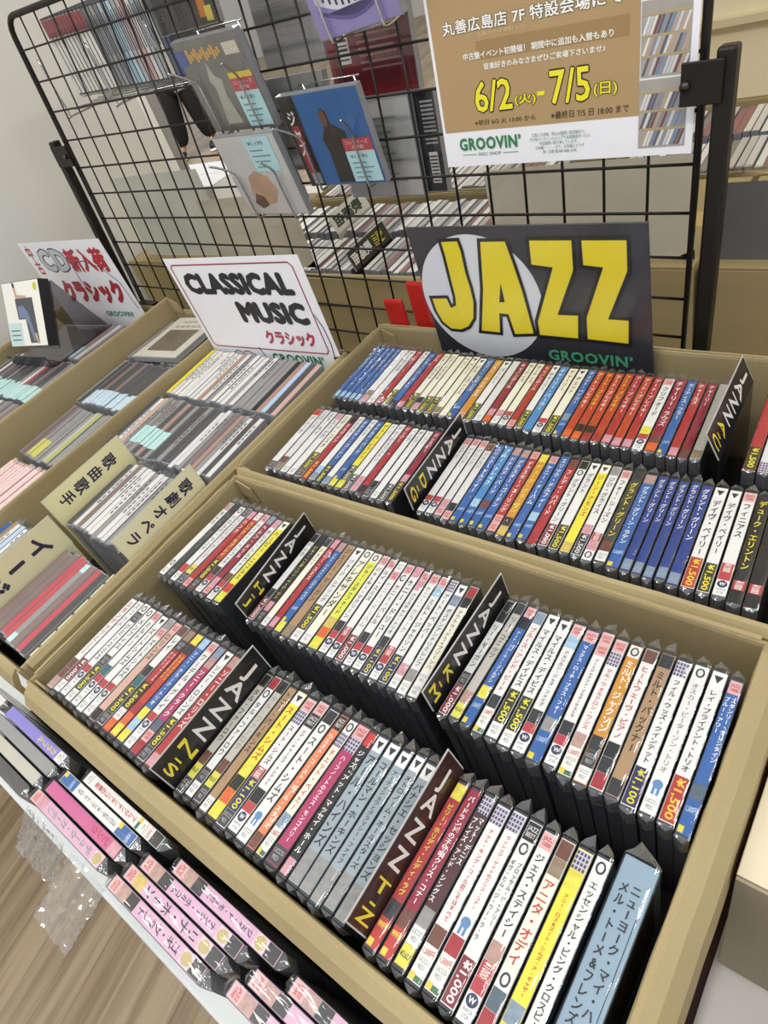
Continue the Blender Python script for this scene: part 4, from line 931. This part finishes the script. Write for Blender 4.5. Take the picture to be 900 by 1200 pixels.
poly('yellow_sticker', [(.127 + .007 * math.cos(a * .42), .112 + .008 * math.sin(a * .42)) for a in range(15)], mat('C9C83E', 0.4), cv, .0008)
rect('price_sticker', .004, .052, .003, .046, .0010, mat('C3DBDC', 0.5, .05), cv)
quads('sticker_print', [(.010, .046, .012 + .009 * i, .0145 + .009 * i) for i in range(3)], .0012, mat('5F7478', 0.5), cv)

# ================================================================== front tray
r = empty('cd_tray', (1.0, -.842, .7052)); tag(r, 'shallow black tray along the front table edge holding pink CDs', 'tray')
link('tray_base', boxmesh('tray_base', -.42, .39, -.0295, .0305, 0, .0118), mat('1B1A1A', 0.5, .2), r)
link('tray_lip', boxmesh('tray_lip', -.42, .39, -.0310, -.0296, 0, .028), mat('1B1A1A', 0.5, .2), r)
link('tray_lip', boxmesh('tray_lip', -.42, .39, .0306, .0320, 0, .028), mat('1B1A1A', 0.5, .2), r)
TL_ = ['lilac CD with yellow lettering at the far left of the front tray', 'grey CD beside the lilac one in the front tray', 'grey-beige CD with a red end in the front tray', 'dark grey CD at the outer left end of the front tray', 'pale CD with mint sticker behind the lilac CD, front tray',
       'white CD with red lettering nearest the box, front tray', 'white CD with black lettering and blue ends in the front tray', 'hot pink CD in the front tray, glossy sleeve', 'pale pink CD with grey lettering left of the hot pink one',
       'pink CD nearest the box in the middle group of the front tray', 'pink CD second from the box, middle group of the front tray', 'pink CD third from the box, middle group, plain ochre picture', 'pink CD outermost from the box, middle group, front tray',
       'pink CD nearest the box in the lower group of the front tray', 'pink CD second from the box, lower group of front tray', 'pink CD outermost in the lower group of the front tray', 'pale CD alone near the bottom edge of the front tray']
for (spec, xs, yc), lb in zip(TRAY, TL_):
    q = make_cd(spec, (xs + .0625, yc, .7175), -math.pi / 2, .0118)
    tag(q, lb, 'CD', 'CDs in the front tray')

# loose clear bags hanging over the table edge
def crinkle(name, O, U, V, nu, nv, amp, seed, label):
    rg = random.Random(seed); O, U, V = Vector(O), Vector(U), Vector(V); N = U.cross(V).normalized(); v = []; f = []
    for j in range(nv + 1):
        for i in range(nu + 1): v.append(O + U * (i / nu) + V * (j / nv) + N * rg.uniform(-amp, amp) + U * rg.uniform(-.012, .012) + V * rg.uniform(-.012, .012))
    for j in range(nv):
        for i in range(nu): a = j * (nu + 1) + i; f.append((a, a + 1, a + nu + 2, a + nu + 1))
    o = link(name, mk(name, v, f, True), M_SHEET); tag(o, label, 'plastic sleeve'); return o
crinkle('plastic_sleeve', (.850, -.8705, .848), (.075, 0, .0), (-.004, -.034, -.030), 26, 16, .0024, 5, 'crumpled clear plastic sleeve flap over the table edge, upper one')
crinkle('plastic_sleeve', (.930, -.8705, .842), (.060, 0, 0), (-.006, -.056, -.020), 22, 20, .0020, 6, 'clear plastic sleeve flap over the table edge above the floor, lower one')

# ================================================================== CDs hooked on the mesh
def hung(label, TL, right, down, build, m=None, W=.142, H=.125, hook=True, thick=.0104, n=1):
    o = board('compact_disc', TL, right, down, W, H, thick, m or M_CASE_LIGHT, label, 'CD')
    c = build(o, W, H)
    fm = mk('plastic_sleeve', [(-.001, -.001, .0022), (W + .001, -.001, .0022), (W + .001, H + .001, .0022), (-.001, H + .001, .0022)], [(0, 1, 2, 3)])
    link('sleeve', fm, M_FILM, o)
    if hook:
        h = empty('wire_hook', (0, 0, 0)); h.matrix_world = o.matrix_world.copy()
        tag(h, 'chrome wire hook carrying the ' + ' '.join(label.split()[:9]), 'wire hook')
        for x, s in ((W * .16, -1), (W * .80, 1)):
            bm = bmesh.new()
            tube(bm, smooth_path([(x, H * .98, -.036), (x, .004, -.034), (x, -.0045, -.028), (x, -.0045, .002), (x, .006, .0058), (x, H * .42, .0060), (x + .002 * s, H * .58, .007), (x + .010 * s, H * .72, .022), (x + .016 * s, H * .80, .034)], 5), .0017, 7)
            link('prong', bm_mesh('prong', bm, True), M_CHROME, h)
        bm = bmesh.new(); tube(bm, [(W * .16, -.0045, -.012), (W * .80, -.0045, -.012)], .0012, 7)
        link('cross_bar', bm_mesh('cross_bar', bm, True), M_CHROME, h)
        bm = bmesh.new(); tube(bm, [(W * .10, H * .98, -.036), (W * .86, H * .98, -.036)], .0012, 7)
        link('hanger', bm_mesh('hanger', bm, True), M_CHROME, h)
    return o
def stickers(o, x0, x1, y0, y1, band=True, yel=False):
    c = rect('price_sticker', x0, x1, y0, y1, .0010, mat('B4D9DA', 0.5, .05), o)
    h = y1 - y0
    text('sticker_lettering', kYEN, mat('2E3A3C', 0.5, 0), c, (x0 + x1) / 2 - .004, y1 - h * .18, .0012, w=(x1 - x0) * .6, h=h * .13)
    quads('sticker_print', [(x0 + (x1 - x0) * .12, x0 + (x1 - x0) * (.62 + .1 * (i % 3)), y0 + h * (.12 + .16 * i), y0 + h * (.16 + .16 * i)) for i in range(4)], .0012, mat('6C8C90', 0.5), c)
    if band:
        b = rect('red_sticker', x0 + .001, x1, y1, y1 + .017, .0011, mat('B5434C', 0.5, .05), o)
        text('sticker_lettering', kKOL, mat('E2B9B4', 0.5, 0), b, (x0 + x1) / 2, y1 + .0085, .0013, w=(x1 - x0) * .8, h=.012)
    if yel: rect('yellow_sticker', x0 + .002, x1, y1 + .017, y1 + .0245, .0011, mat('D6C23C', 0.5, .05), o)
def b_blue(o, W, H):
    c = rect('cover', .001, W - .001, .001, H - .001, .0004, mat('2F5F96', 0.25, .12, 30), o)
    ob = rect('paper_band', .001, .030, .001, H - .001, .0007, mat('1F1B1C', 0.3, .1), o)
    rect('band_stripe', .008, .022, .020, .086, .0009, mat('8E2830', 0.3, .1), ob); text('band_lettering', kOBI, mat('E6E2DC', 0.4, 0), ob, .015, .075, .0011, w=.014, h=.060)
    rect('band_label', .010, .027, .004, .020, .0009, mat('8F969A', 0.3, .2, 120), ob)
    poly('printed_figure', [(.058, .004), (.060, .045), (.056, .066), (.066, .078), (.064, .098), (.070, .104), (.078, .100), (.079, .084), (.100, .072), (.098, .030), (.092, .004)], mat('2E2825', 0.3, .3, 40), c, .0006)
    poly('printed_face', [(.066, .082), (.064, .095), (.068, .103), (.074, .100), (.077, .088), (.072, .080)], mat('6A4636', 0.3, .2), c, .0007)
    stickers(o, .088, .138, .004, .046)
def b_grey(o, W, H):
    c = rect('cover', .001, W - .001, .001, H - .001, .0004, mat('6E6C64', 0.25, .35, 26), o)
    quads('cover_lettering', [(.022 + .0062 * i, .0265 + .0062 * i, H - .029 + .003 * ((i * 7) % 3), H - .012 - .003 * ((i * 5) % 3)) for i in range(12)], .0006, mat('D29A3C', 0.4, .2, 200), c)
    rect('cover_lettering', .104, .134, H - .027, H - .012, .0006, mat('C6C0AA', 0.4, .4, 260), c)
    rect('blue_label', .003, .018, H - .032, H - .012, .0008, mat('3B5490', 0.3, .2), o)
    poly('printed_figure', [(.040, .010), (.050, .060), (.044, .070), (.054, .095), (.060, .076), (.072, .070), (.066, .050), (.074, .010)], mat('A5A194', 0.3, .3, 60), c, .0006)
    stickers(o, .087, .138, .004, .052, True, True)
def b_baby(o, W, H):
    c = rect('cover', .001, W - .001, .001, H - .001, .0004, mat('C6C1BD', 0.2, .12, 18), o)
    poly('printed_shape', [(.030, .030), (.040, .062), (.062, .072), (.086, .062), (.096, .040), (.080, .020), (.050, .016)], mat('B9967C', 0.3, .25, 24), c, .0006)
    poly('printed_shape', [(.028, .020), (.040, .036), (.056, .030), (.060, .016), (.040, .010)], mat('6A4A3C', 0.3, .25, 24), c, .0007)
    stickers(o, .070, .128, .070, .121, False)
def b_purple(o, W, H):
    c = rect('cover', .001, W - .001, .001, H - .001, .0004, mat('8D80B4', 0.25, .15, 20), o)
    n = 16; P = []
    for i in range(n + 1):
        a = i / n; P.append((.012 + .112 * a, .036 - .018 * math.sin(math.pi * a) + .008 * a))
    poly('keyboard', P + [(x, y + .014) for x, y in P[::-1]], mat('D9D6E0', 0.3), c, .0006)
    v = []; 
    quads('black_keys', [(.014 + .0092 * i, .0175 + .0092 * i, .036 - .018 * math.sin(math.pi * (i + .3) / 12) + .008 * i / 12 + .005, .036 - .018 * math.sin(math.pi * (i + .3) / 12) + .008 * i / 12 + .013) for i in range(12)], .0008, mat('2A2632', 0.3), c)
    poly('printed_curve', [(x, y - .010) for x, y in P] + [(x, y - .006) for x, y in P[::-1]], mat('5B4E8C', 0.3), c, .0007)
    rect('gold_mark', .070, .080, .085, .100, .0007, mat('C79A4A', 0.3), c)
def plain(hx, extra=None):
    def f(o, W, H):
        c = rect('cover', .001, W - .001, .001, H - .001, .0004, mat(hx, 0.25, .3, 22), o)
        if extra: extra(o, c, W, H)
    return f
hung('CD with deep blue cover, standing figure and mint price sticker', (.656, -.058, 1.206), (.998, .015, -.026), (-.034, .105, -.99), b_blue)
hung('CD with grey cover and orange lettering, mint sticker with red band', (.485, -.054, 1.295), (.998, -.03, -.030), (-.024, .135, -.991), b_grey)
hung('CD with pale cover in clear sleeve, below the grey one', (.494, -.062, 1.170), (.998, -.04, -.012), (-.004, .121, -.993), b_baby)
hung('CD with purple piano keyboard cover near the top of the mesh', tuple(PP(.752, -.0005, -.060)), (.998, 0, .045), (.06, .10, -.99), b_purple, W=.128, H=.130)
hung('CD with brown and green cover at the top edge of the mesh', tuple(PP(.560, .085, -.064)), (.998, 0, -.025), (-.02, .12, -.99), plain('7A7266', lambda o, c, W, H: rect('green_patch', .058, .074, .01, .05, .0008, mat('7CB04A', 0.4), c)))
hung('dark CD with orange stripe at upper left behind the mesh', tuple(PP(.375, .040, .030)), PAX, -PAZ, plain('241F1C', lambda o, c, W, H: (rect('orange_stripe', .105, .122, .01, .115, .0008, mat('C06A1E', 0.4), c), rect('yellow_square', .118, .133, .004, .022, .0009, mat('D2BE38', .4), c))), hook=False)
def bars(o, c, W, H):
    b = rect('barcode_panel', .018, .040, .040, .118, .0007, mat('C9C4BE', 0.4), c)
    quads('barcode', [(.020, .038, .044 + .0052 * i, .046 + .0052 * i + (.001 if i % 3 else 0)) for i in range(14)], .0009, mat('2A2625', 0.4), b)
    quads('printed_lines', [(.055, .125 - .004 * (i % 4), .030 + .0075 * i, .0325 + .0075 * i) for i in range(10)], .0007, mat('9A6A64', .4), c)
# cases hanging on the far side: their backs show through the mesh
def back(label, x, z, hx, extra=None, y=.030, W=.142, H=.125):
    return hung(label, tuple(PP(x, z, y)), PAX, -PAZ, plain(hx, extra), hook=False, W=W, H=H)
def plainlines(o, c, W, H): quads('printed_lines', [(.015, .11 - .012 * (i % 3), .020 + .009 * i, .023 + .009 * i) for i in range(10)], .0007, mat('8E8C8A', .4), c)
def blklines(o, c, W, H):
    quads('printed_lines', [(.118, .138, .062 + .005 * i, .0645 + .005 * i) for i in range(11)], .0007, mat('9A9894', .4), c)
    b = rect('barcode_panel', .120, .134, .012, .052, .0007, mat('D4D0CA', 0.4), c); quads('barcode', [(.121, .133, .014 + .0045 * i, .016 + .0045 * i) for i in range(8)], .0009, mat('2A2625', 0.4), b)
back('dark red CD case back with barcode behind the mesh', .705, -.076, '6B1E24', bars, W=.142, H=.128)
back('pale CD case back with printed lines behind the mesh', .690, -.209, 'B9B7B2', plainlines, W=.135)
back('black CD case back with barcode behind the mesh', .715, -.209, '26262A', blklines, y=.043)
back('upper grey CD case back behind the mesh, left of dark red', .585, -.030, '8E8C8A', plainlines, y=.030, W=.118)
back('lower grey CD case back behind the mesh, left of pale one', .560, -.165, '9A9894', plainlines, y=.030, W=.128)

# ================================================================== behind the mesh
def closed(name, label, x0, x1, y0, y1, z0, z1, m, cat='box', seam=True, lidm=None):
    r = empty(name, ((x0 + x1) / 2, (y0 + y1) / 2, z0)); tag(r, label, cat)
    hx, hy = (x1 - x0) / 2, (y1 - y0) / 2
    link('body', boxmesh('body', -hx, hx, -hy, hy, 0, z1 - z0 - .0035, .002), m, r)
    g = .0009
    link('top_flap', boxmesh('top_flap', -hx, hx, -hy, -g, z1 - z0 - .0034, z1 - z0, .0008), lidm or m, r)
    link('top_flap', boxmesh('top_flap', -hx, hx, g, hy, z1 - z0 - .0034, z1 - z0, .0008), lidm or m, r)
    if seam: link('packing_tape', boxmesh('packing_tape', -hx - .0006, hx + .0006, -.024, .024, z1 - z0 - .001, z1 - z0 + .0004), mat('B49A63', 0.25, .05), r)
    return r
closed('cardboard_box', 'closed kraft box on the back table at left, behind the mesh', -.225, .175, .085, .43, .7052, .884, M_CARD_BACK)
closed('cardboard_box', 'closed kraft box behind the JAZZ sign on the back table', .875, 1.155, .095, .372, .7052, .884, M_CARD_BACK)
closed('cardboard_box', 'closed kraft box at far right on the back table, right of the mesh post', 1.165, 1.70, .095, .372, .7052, .884, M_CARD_BACK)
closed('white_box', 'white box on the low table near the wall end', -.72, -.37, .53, .74, .7052, .886, mat('ECEBE6', 0.6, .02), seam=False)
def slab(label, x0, x1, y0, y1, z0, z1, m, bend=.004):
    bm = bmesh.new(); n = 10; P = []
    for j in range(n + 1):
        P.append([bm.verts.new((x0 + (x1 - x0) * i / n, y0 + bend * math.sin(math.pi * i / n) * (j / n), z0 + (z1 - z0) * j / n)) for i in range(n + 1)])
    for j in range(n):
        for i in range(n): bm.faces.new((P[j][i], P[j][i + 1], P[j + 1][i + 1], P[j + 1][i]))
    r = bmesh.ops.solidify(bm, geom=bm.faces[:], thickness=-(y1 - y0))
    o = link('board_sheet', bm_mesh('board_sheet', bm), m); tag(o, label, 'board'); return o
M_SLAB = mat('D6D8D0', 0.45, .14, 9, bump=.3); M_SLAB2 = mat('D0CBBB', 0.5, .1, 9, bump=.3); M_SLAB3 = mat('E8E6DE', 0.45, .1, 12, bump=.3); M_SLAB4 = mat('87888A', 0.4, .15, 10)
slab('large grey board standing on the kraft box at left behind the mesh', -.165, .172, .118, .128, .8845, 1.072, M_SLAB)
slab('beige-grey board standing in front of the vinyl box behind the mesh', .200, .475, .0635, .0715, .890, 1.030, M_SLAB2)
slab('pale grey board behind the top of the JAZZ sign', .845, 1.150, .115, .127, .8845, 1.022, M_SLAB3)
slab('dark grey board right of the mesh post on the kraft box', 1.168, 1.55, .115, .125, .8845, .985, M_SLAB4, .001)
crinkle('plastic_sheet', (1.168, .112, 1.003), (.38, 0, .0), (0, .030, -.022), 18, 3, .004, 8, 'clear crumpled plastic sheet over the dark grey board')
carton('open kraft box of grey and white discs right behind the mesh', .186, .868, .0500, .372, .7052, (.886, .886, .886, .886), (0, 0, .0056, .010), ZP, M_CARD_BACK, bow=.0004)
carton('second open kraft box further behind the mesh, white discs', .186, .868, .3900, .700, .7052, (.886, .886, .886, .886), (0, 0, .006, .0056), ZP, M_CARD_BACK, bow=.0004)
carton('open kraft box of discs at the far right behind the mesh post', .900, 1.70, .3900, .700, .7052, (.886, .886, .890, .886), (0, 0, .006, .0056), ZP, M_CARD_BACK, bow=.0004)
BACKM = {}
def back_row(x0, x1, yc, n, group, where, seed, skip=()):
    rg = random.Random(seed); p = (x1 - x0) / n
    for i in range(n):
        if i in skip: continue
        col, nm = rg.choice([('D9D6CF', 'white'), ('C3BFB6', 'pale grey'), ('E4E1DA', 'white'), ('9A978F', 'grey'), ('B4AFA4', 'grey-beige'), ('7E7A74', 'dark grey'), ('CFC9BB', 'cream'), ('8E5A55', 'faded red')] if rg.random() < .9 else [('8E5A55', 'faded red')])
        HEAP.disc(p - .0016, x0 + p * (i + .5), yc + rg.uniform(-.003, .003), .06, col, None, None, CASE_H - rg.uniform(0, .006))
back_row(.200, .80, .1300, 44, 'discs behind the mesh', 'box right behind mesh, front row', 41, skip=(26, 27))
back_row(.200, .80, .2850, 44, 'discs behind the mesh', 'box right behind mesh, rear row', 42, skip=(14, 15))
back_row(.200, .80, .4700, 44, 'discs behind the mesh', 'second box behind mesh, front row', 43)
back_row(.920, 1.50, .4700, 42, 'discs behind the mesh', 'far right box behind post, front row', 44)
back_row(.920, 1.50, .6150, 42, 'discs behind the mesh', 'far right box behind post, rear row', 45)
o = link('compact_discs', bm_mesh('compact_discs', HEAP.bm), None)
for q in HEAP.m: o.data.materials.append(q)
tag(o, 'remaining small CDs in the two left boxes and in the boxes behind the mesh', 'CDs', None, 'stuff')
divider('white divider card with dark green characters behind the mesh', (.406, .2750, ZP), .06, None, mat('C9C6BC', 0.4, .03), M_CE, .040, math.radians(20), .128, ink=[(kOUT[0], mat('26382E', .4, 0), -.055, .045, .026)])
divider('black divider card with white and yellow characters behind the mesh', (.5700, .1280, ZP), .06, None, M_BLK, M_LAM, .036, math.radians(20), .128, ink=[(kOUT[0], M_LET, -.058, .005, .022), (kKURA, M_LETY, .012, .050, .022)])

# CDs standing on a wire shelf hooked to the far side of the mesh
r = empty('wire_shelf', (.19, .11, 1.236)); tag(r, 'wire shelf hooked on the far side of the mesh with upright CDs', 'shelf')
for i in range(9):
    bm = bmesh.new(); y = .026 - .11 + .020 * i; tube(bm, [(-.175, y, -.0012 + .0 * i), (.180, y, -.0068)], .0015, 6); link('shelf_wire', bm_mesh('shelf_wire', bm, True), M_CHROME, r)
for sx in (-.172, 0, .178):
    bm = bmesh.new(); tube(bm, smooth_path([(sx, -.104, .09), (sx, -.100, .0), (sx, -.090, -.0085), (sx, .080, -.0095)], 5), .0018, 6); link('shelf_bracket', bm_mesh('shelf_bracket', bm, True), M_CHROME, r)
rg = random.Random(3)
BC = ['D9D6CE'] * 6 + ['C9C6BE'] + ['DEDBD2'] * 4 + ['6E7072', '85888A', '9A9C9C', '7A7D80', 'B5BABF', '8FB0C4', 'B9CBD4', 'A8ACB0', 'C9A9A6', 'B99A98', 'D4D0C8', 'A9ADB4', '8C8F94', 'C5C0B6', '5A5E6A', '3A4A7A']
BN = ['white'] * 11 + ['dark grey', 'grey', 'pale grey', 'grey', 'silver', 'pale blue', 'ice blue', 'grey', 'pink', 'dull pink', 'white', 'silver', 'grey', 'cream', 'slate', 'blue']
for i, hx in enumerate(BC):
    w = .0126; X = .019 + w * (i + .5)
    o = empty('compact_disc', (X, .049, 1.2475 - .0152 * (X / .36) + .0046), (0, 0, 0))
    tag(o, f'upright {BN[i]} CD{" with red top" if i < 11 else ""}, {ORD[i]} from left on the wire shelf', 'CD', 'upright CDs on the wire shelf')
    link('jewel_case', boxmesh('jewel_case', -w / 2 + .0007, w / 2 - .0007, 0, .120, 0, .125, .0006), M_CASE, o)
    sp = link('spine_card', boxmesh('spine_card', -w / 2 + .0016, w / 2 - .0016, -.0005, 0, .003, .122), mat(hx, .3, .06, 60), o)
    if i < 11: link('red_band', boxmesh('red_band', -w / 2 + .0018, w / 2 - .0018, -.0009, -.0005, .094, .1215), mat('93464A', .35, .3, 300), o)
    else: link('title_strip', boxmesh('title_strip', -.0014, .0014, -.0008, -.0005, .05, .11), mat('5A5C60', .35, .3, 300), o)
    bm = bmesh.new()
    P = [bm.verts.new(q) for q in ((-w / 2, -.001, .001), (w / 2, -.001, .001), (w / 2, .03, .001), (-w / 2, .03, .001), (rg.uniform(-.003, .003), .004, -.007 + rg.uniform(-.001, .002)), (rg.uniform(-.003, .003), .03, -.005))]
    for q in ((0, 1, 4), (1, 2, 5, 4), (2, 3, 5), (3, 0, 4, 5)): bm.faces.new([P[k] for k in q])
    link('sleeve_fold', bm_mesh('sleeve_fold', bm), M_FILM_END, o)

# person further back in the shop
def skin(name, pts, edges, m, parent, root=0, sub=2):
    me = bpy.data.meshes.new(name); me.from_pydata([p[:3] for p in pts], edges, [])
    o = link(name, me, m, parent)
    md = o.modifiers.new('skin', 'SKIN')
    for i, v in enumerate(me.skin_vertices[0].data):
        v.radius = (pts[i][3], pts[i][4] if len(pts[i]) > 4 else pts[i][3]); v.use_root = (i == root)
    s = o.modifiers.new('sub', 'SUBSURF'); s.levels = s.render_levels = sub
    for p in me.polygons: p.use_smooth = True
    md.use_smooth_shade = True
    return o
r = empty('person', (-4.86, 3.92, 0), (0, 0, math.radians(35)))
tag(r, 'person in black trousers and dark top standing far back in the shop', 'person')
B_ = [(0, 0, .93, .15, .11), (0, .0, 1.10, .135, .10), (0, .01, 1.30, .16, .11), (0, .01, 1.42, .11, .08), (0, 0, 1.50, .052, .052), (0, -.01, 1.60, .072, .085), (0, -.01, 1.69, .062, .078),
      (.17, 0, 1.39, .055), (.235, .02, 1.13, .043), (.22, -.06, .90, .033), (.215, -.075, .82, .03, .02), (-.17, 0, 1.39, .055), (-.235, .02, 1.13, .043), (-.22, -.06, .90, .033), (-.215, -.075, .82, .03, .02),
      (.10, 0, .86, .09), (.13, -.02, .50, .062), (.15, .02, .10, .042), (.16, -.10, .05, .038, .03), (-.10, 0, .86, .09), (-.13, -.06, .50, .062), (-.17, -.05, .10, .042), (-.18, -.18, .05, .038, .03)]
E_ = [(0, 1), (1, 2), (2, 3), (3, 4), (4, 5), (5, 6), (3, 7), (7, 8), (8, 9), (9, 10), (3, 11), (11, 12), (12, 13), (13, 14), (0, 15), (15, 16), (16, 17), (17, 18), (0, 19), (19, 20), (20, 21), (21, 22)]
skin('body', B_, E_, mat('B98F76', .5, .05), r)
g = lambda i, k=.014: (B_[i][0], B_[i][1], B_[i][2], B_[i][3] + k, (B_[i][4] if len(B_[i]) > 4 else B_[i][3]) + k)
skin('top', [g(0, .012), g(1), g(2), g(3), g(7), g(8), g(9, .010), g(11), g(12), g(13, .010)], [(0, 1), (1, 2), (2, 3), (3, 4), (4, 5), (5, 6), (3, 7), (7, 8), (8, 9)], mat('1E222C', .7, .1), r)
skin('trousers', [g(0, .045), g(15, .050), g(16, .072), (B_[17][0], B_[17][1], .085, .092), g(19, .050), g(20, .072), (B_[21][0], B_[21][1], .085, .092)], [(0, 1), (1, 2), (2, 3), (0, 4), (4, 5), (5, 6)], mat('121214', .8, .1), r)
skin('coat', [(0, .01, 1.36, .215, .16), (0, .01, .95, .25, .19), (0, .02, .62, .27, .20), (0, .02, .52, .27, .20)], [(0, 1), (1, 2), (2, 3)], mat('121318', .8, .1), r)
skin('hair', [(0, .03, 1.72, .078, .080), (0, .05, 1.64, .070, .062)], [(0, 1)], mat('16120F', .6, .1), r)
for sx, sy, ank in ((.16, -.06, 17), (-.18, -.14, 21)):
    s_ = skin('shoe', [(sx - .005, sy + .07, .055, .046, .05), (sx, sy - .04, .048, .048, .042), (sx + .01, sy - .13, .040, .040, .032)], [(0, 1), (1, 2)], mat('1A1A1C', .5, .1), r)
    so = skin('sole', [(sx - .005, sy + .08, .016, .052, .018), (sx, sy - .04, .014, .054, .016), (sx + .01, sy - .15, .014, .044, .016)], [(0, 1), (1, 2)], mat('E6E4DE', .6, .03), s_)
for sx in (-.215, .215):
    for k in range(5):
        skin('finger', [(sx + (k - 2) * .011, -.078 - .004 * (k % 2), .812, .0085), (sx + (k - 2) * .013, -.092, .775 - .004 * (2 - abs(k - 2)), .0075), (sx + (k - 2) * .013, -.085, .742 + (.018 if k in (0, 4) else 0), .006)], [(0, 1), (1, 2)], mat('B98F76', .5, .05), r, sub=1)
for sx in (-.028, .028):
    link('eye', boxmesh('eye', sx - .012, sx + .012, -.100, -.090, 1.604, 1.612, .002), mat('1A1614', .4), r)
link('nose', boxmesh('nose', -.010, .010, -.112, -.085, 1.562, 1.598, .006), mat('B98F76', .5, .05), r)
link('mouth', boxmesh('mouth', -.020, .020, -.099, -.088, 1.538, 1.545, .002), mat('8C5650', .5), r)

# ================================================================== right edge
M_MAHOG = mat('3F1C12', .4, .2, 14)
r = empty('low_stand', (1.62, -.50, 0)); tag(r, 'reddish brown wooden stand under the white cloth at right', 'stand')
link('top_board', boxmesh('top_board', -.228, .25, -.45, .38, .565, .598, .004), M_MAHOG, r)
for sx in (-.17, .21):
    for sy in (-.41, .34): link('leg', boxmesh('leg', sx - .02, sx + .02, sy - .02, sy + .02, 0, .564, .003), M_MAHOG, r)
rg = random.Random(9); n = 22; v = []; f = []
for j in range(n + 1):
    for i in range(n + 1):
        X = 1.404 + (.035 + .30 * (j / n) ** 1.4) * i / n; Y = -.84 + .30 * j / n
        v.append((X, Y,   .6000 + .016 * (1 + math.sin(i * .75 + j * .60)) * .5 * (1 - j / 26) + .006 * math.sin(j * .9 - i * .3) ** 2 * (1 - j / 24) + rg.uniform(0, .0012)))
for j in range(n):
    for i in range(n): a = j * (n + 1) + i; f.append((a, a + 1, a + n + 2, a + n + 1))
o = link('white_cloth', mk('white_cloth', v, f, True), mat('E2DFDA', .8, .04, 20)); tag(o, 'wrinkled white cloth spread under the cream carton at bottom right', 'cloth')
so = o.modifiers.new('thickness', 'SOLIDIFY'); so.thickness = .0012
cc = closed('cream_carton', 'cream carton with grey-brown shade painted on its front beside the near CD box', 1.4075, 1.72, -.613, -.22, .6145, .850, M_CREAM, seam=False)
link('front_shade', boxmesh('front_shade', -.1560, .1560, -.1995, -.1970, .002, .2345, .0005), cardboard_mat('shaded_kraft', '8F8470', 'A0957F'), cc)  # darker grey-brown tone paints the shading of the carton's front side
# red clamp handles behind the far box
r = empty('spring_clamp', (.80, -.087, .7052)); tag(r, 'red plastic spring clamp standing behind the far jazz box', 'clamp')
for i, (dx, h, w) in enumerate(((-.018, .222, .036), (.026, .247, .036))):
    bm = bmesh.new()
    add_box(bm, dx - w / 2, dx + w / 2, -.007 + .009 * i, .001 + .009 * i, .05, h, .004)
    link('handle', bm_mesh('handle', bm), mat('B5201C', .3, .08, 20), r)
bm = bmesh.new(); tube(bm, [(.0, -.010, .10), (.0, .014, .10)], .012, 14); link('pivot', bm_mesh('pivot', bm, True), mat('1A1919', .4), r)
link('jaw', boxmesh('jaw', -.03, .03, -.009, .010, 0, .055, .004), mat('1E1C1C', .4), r)
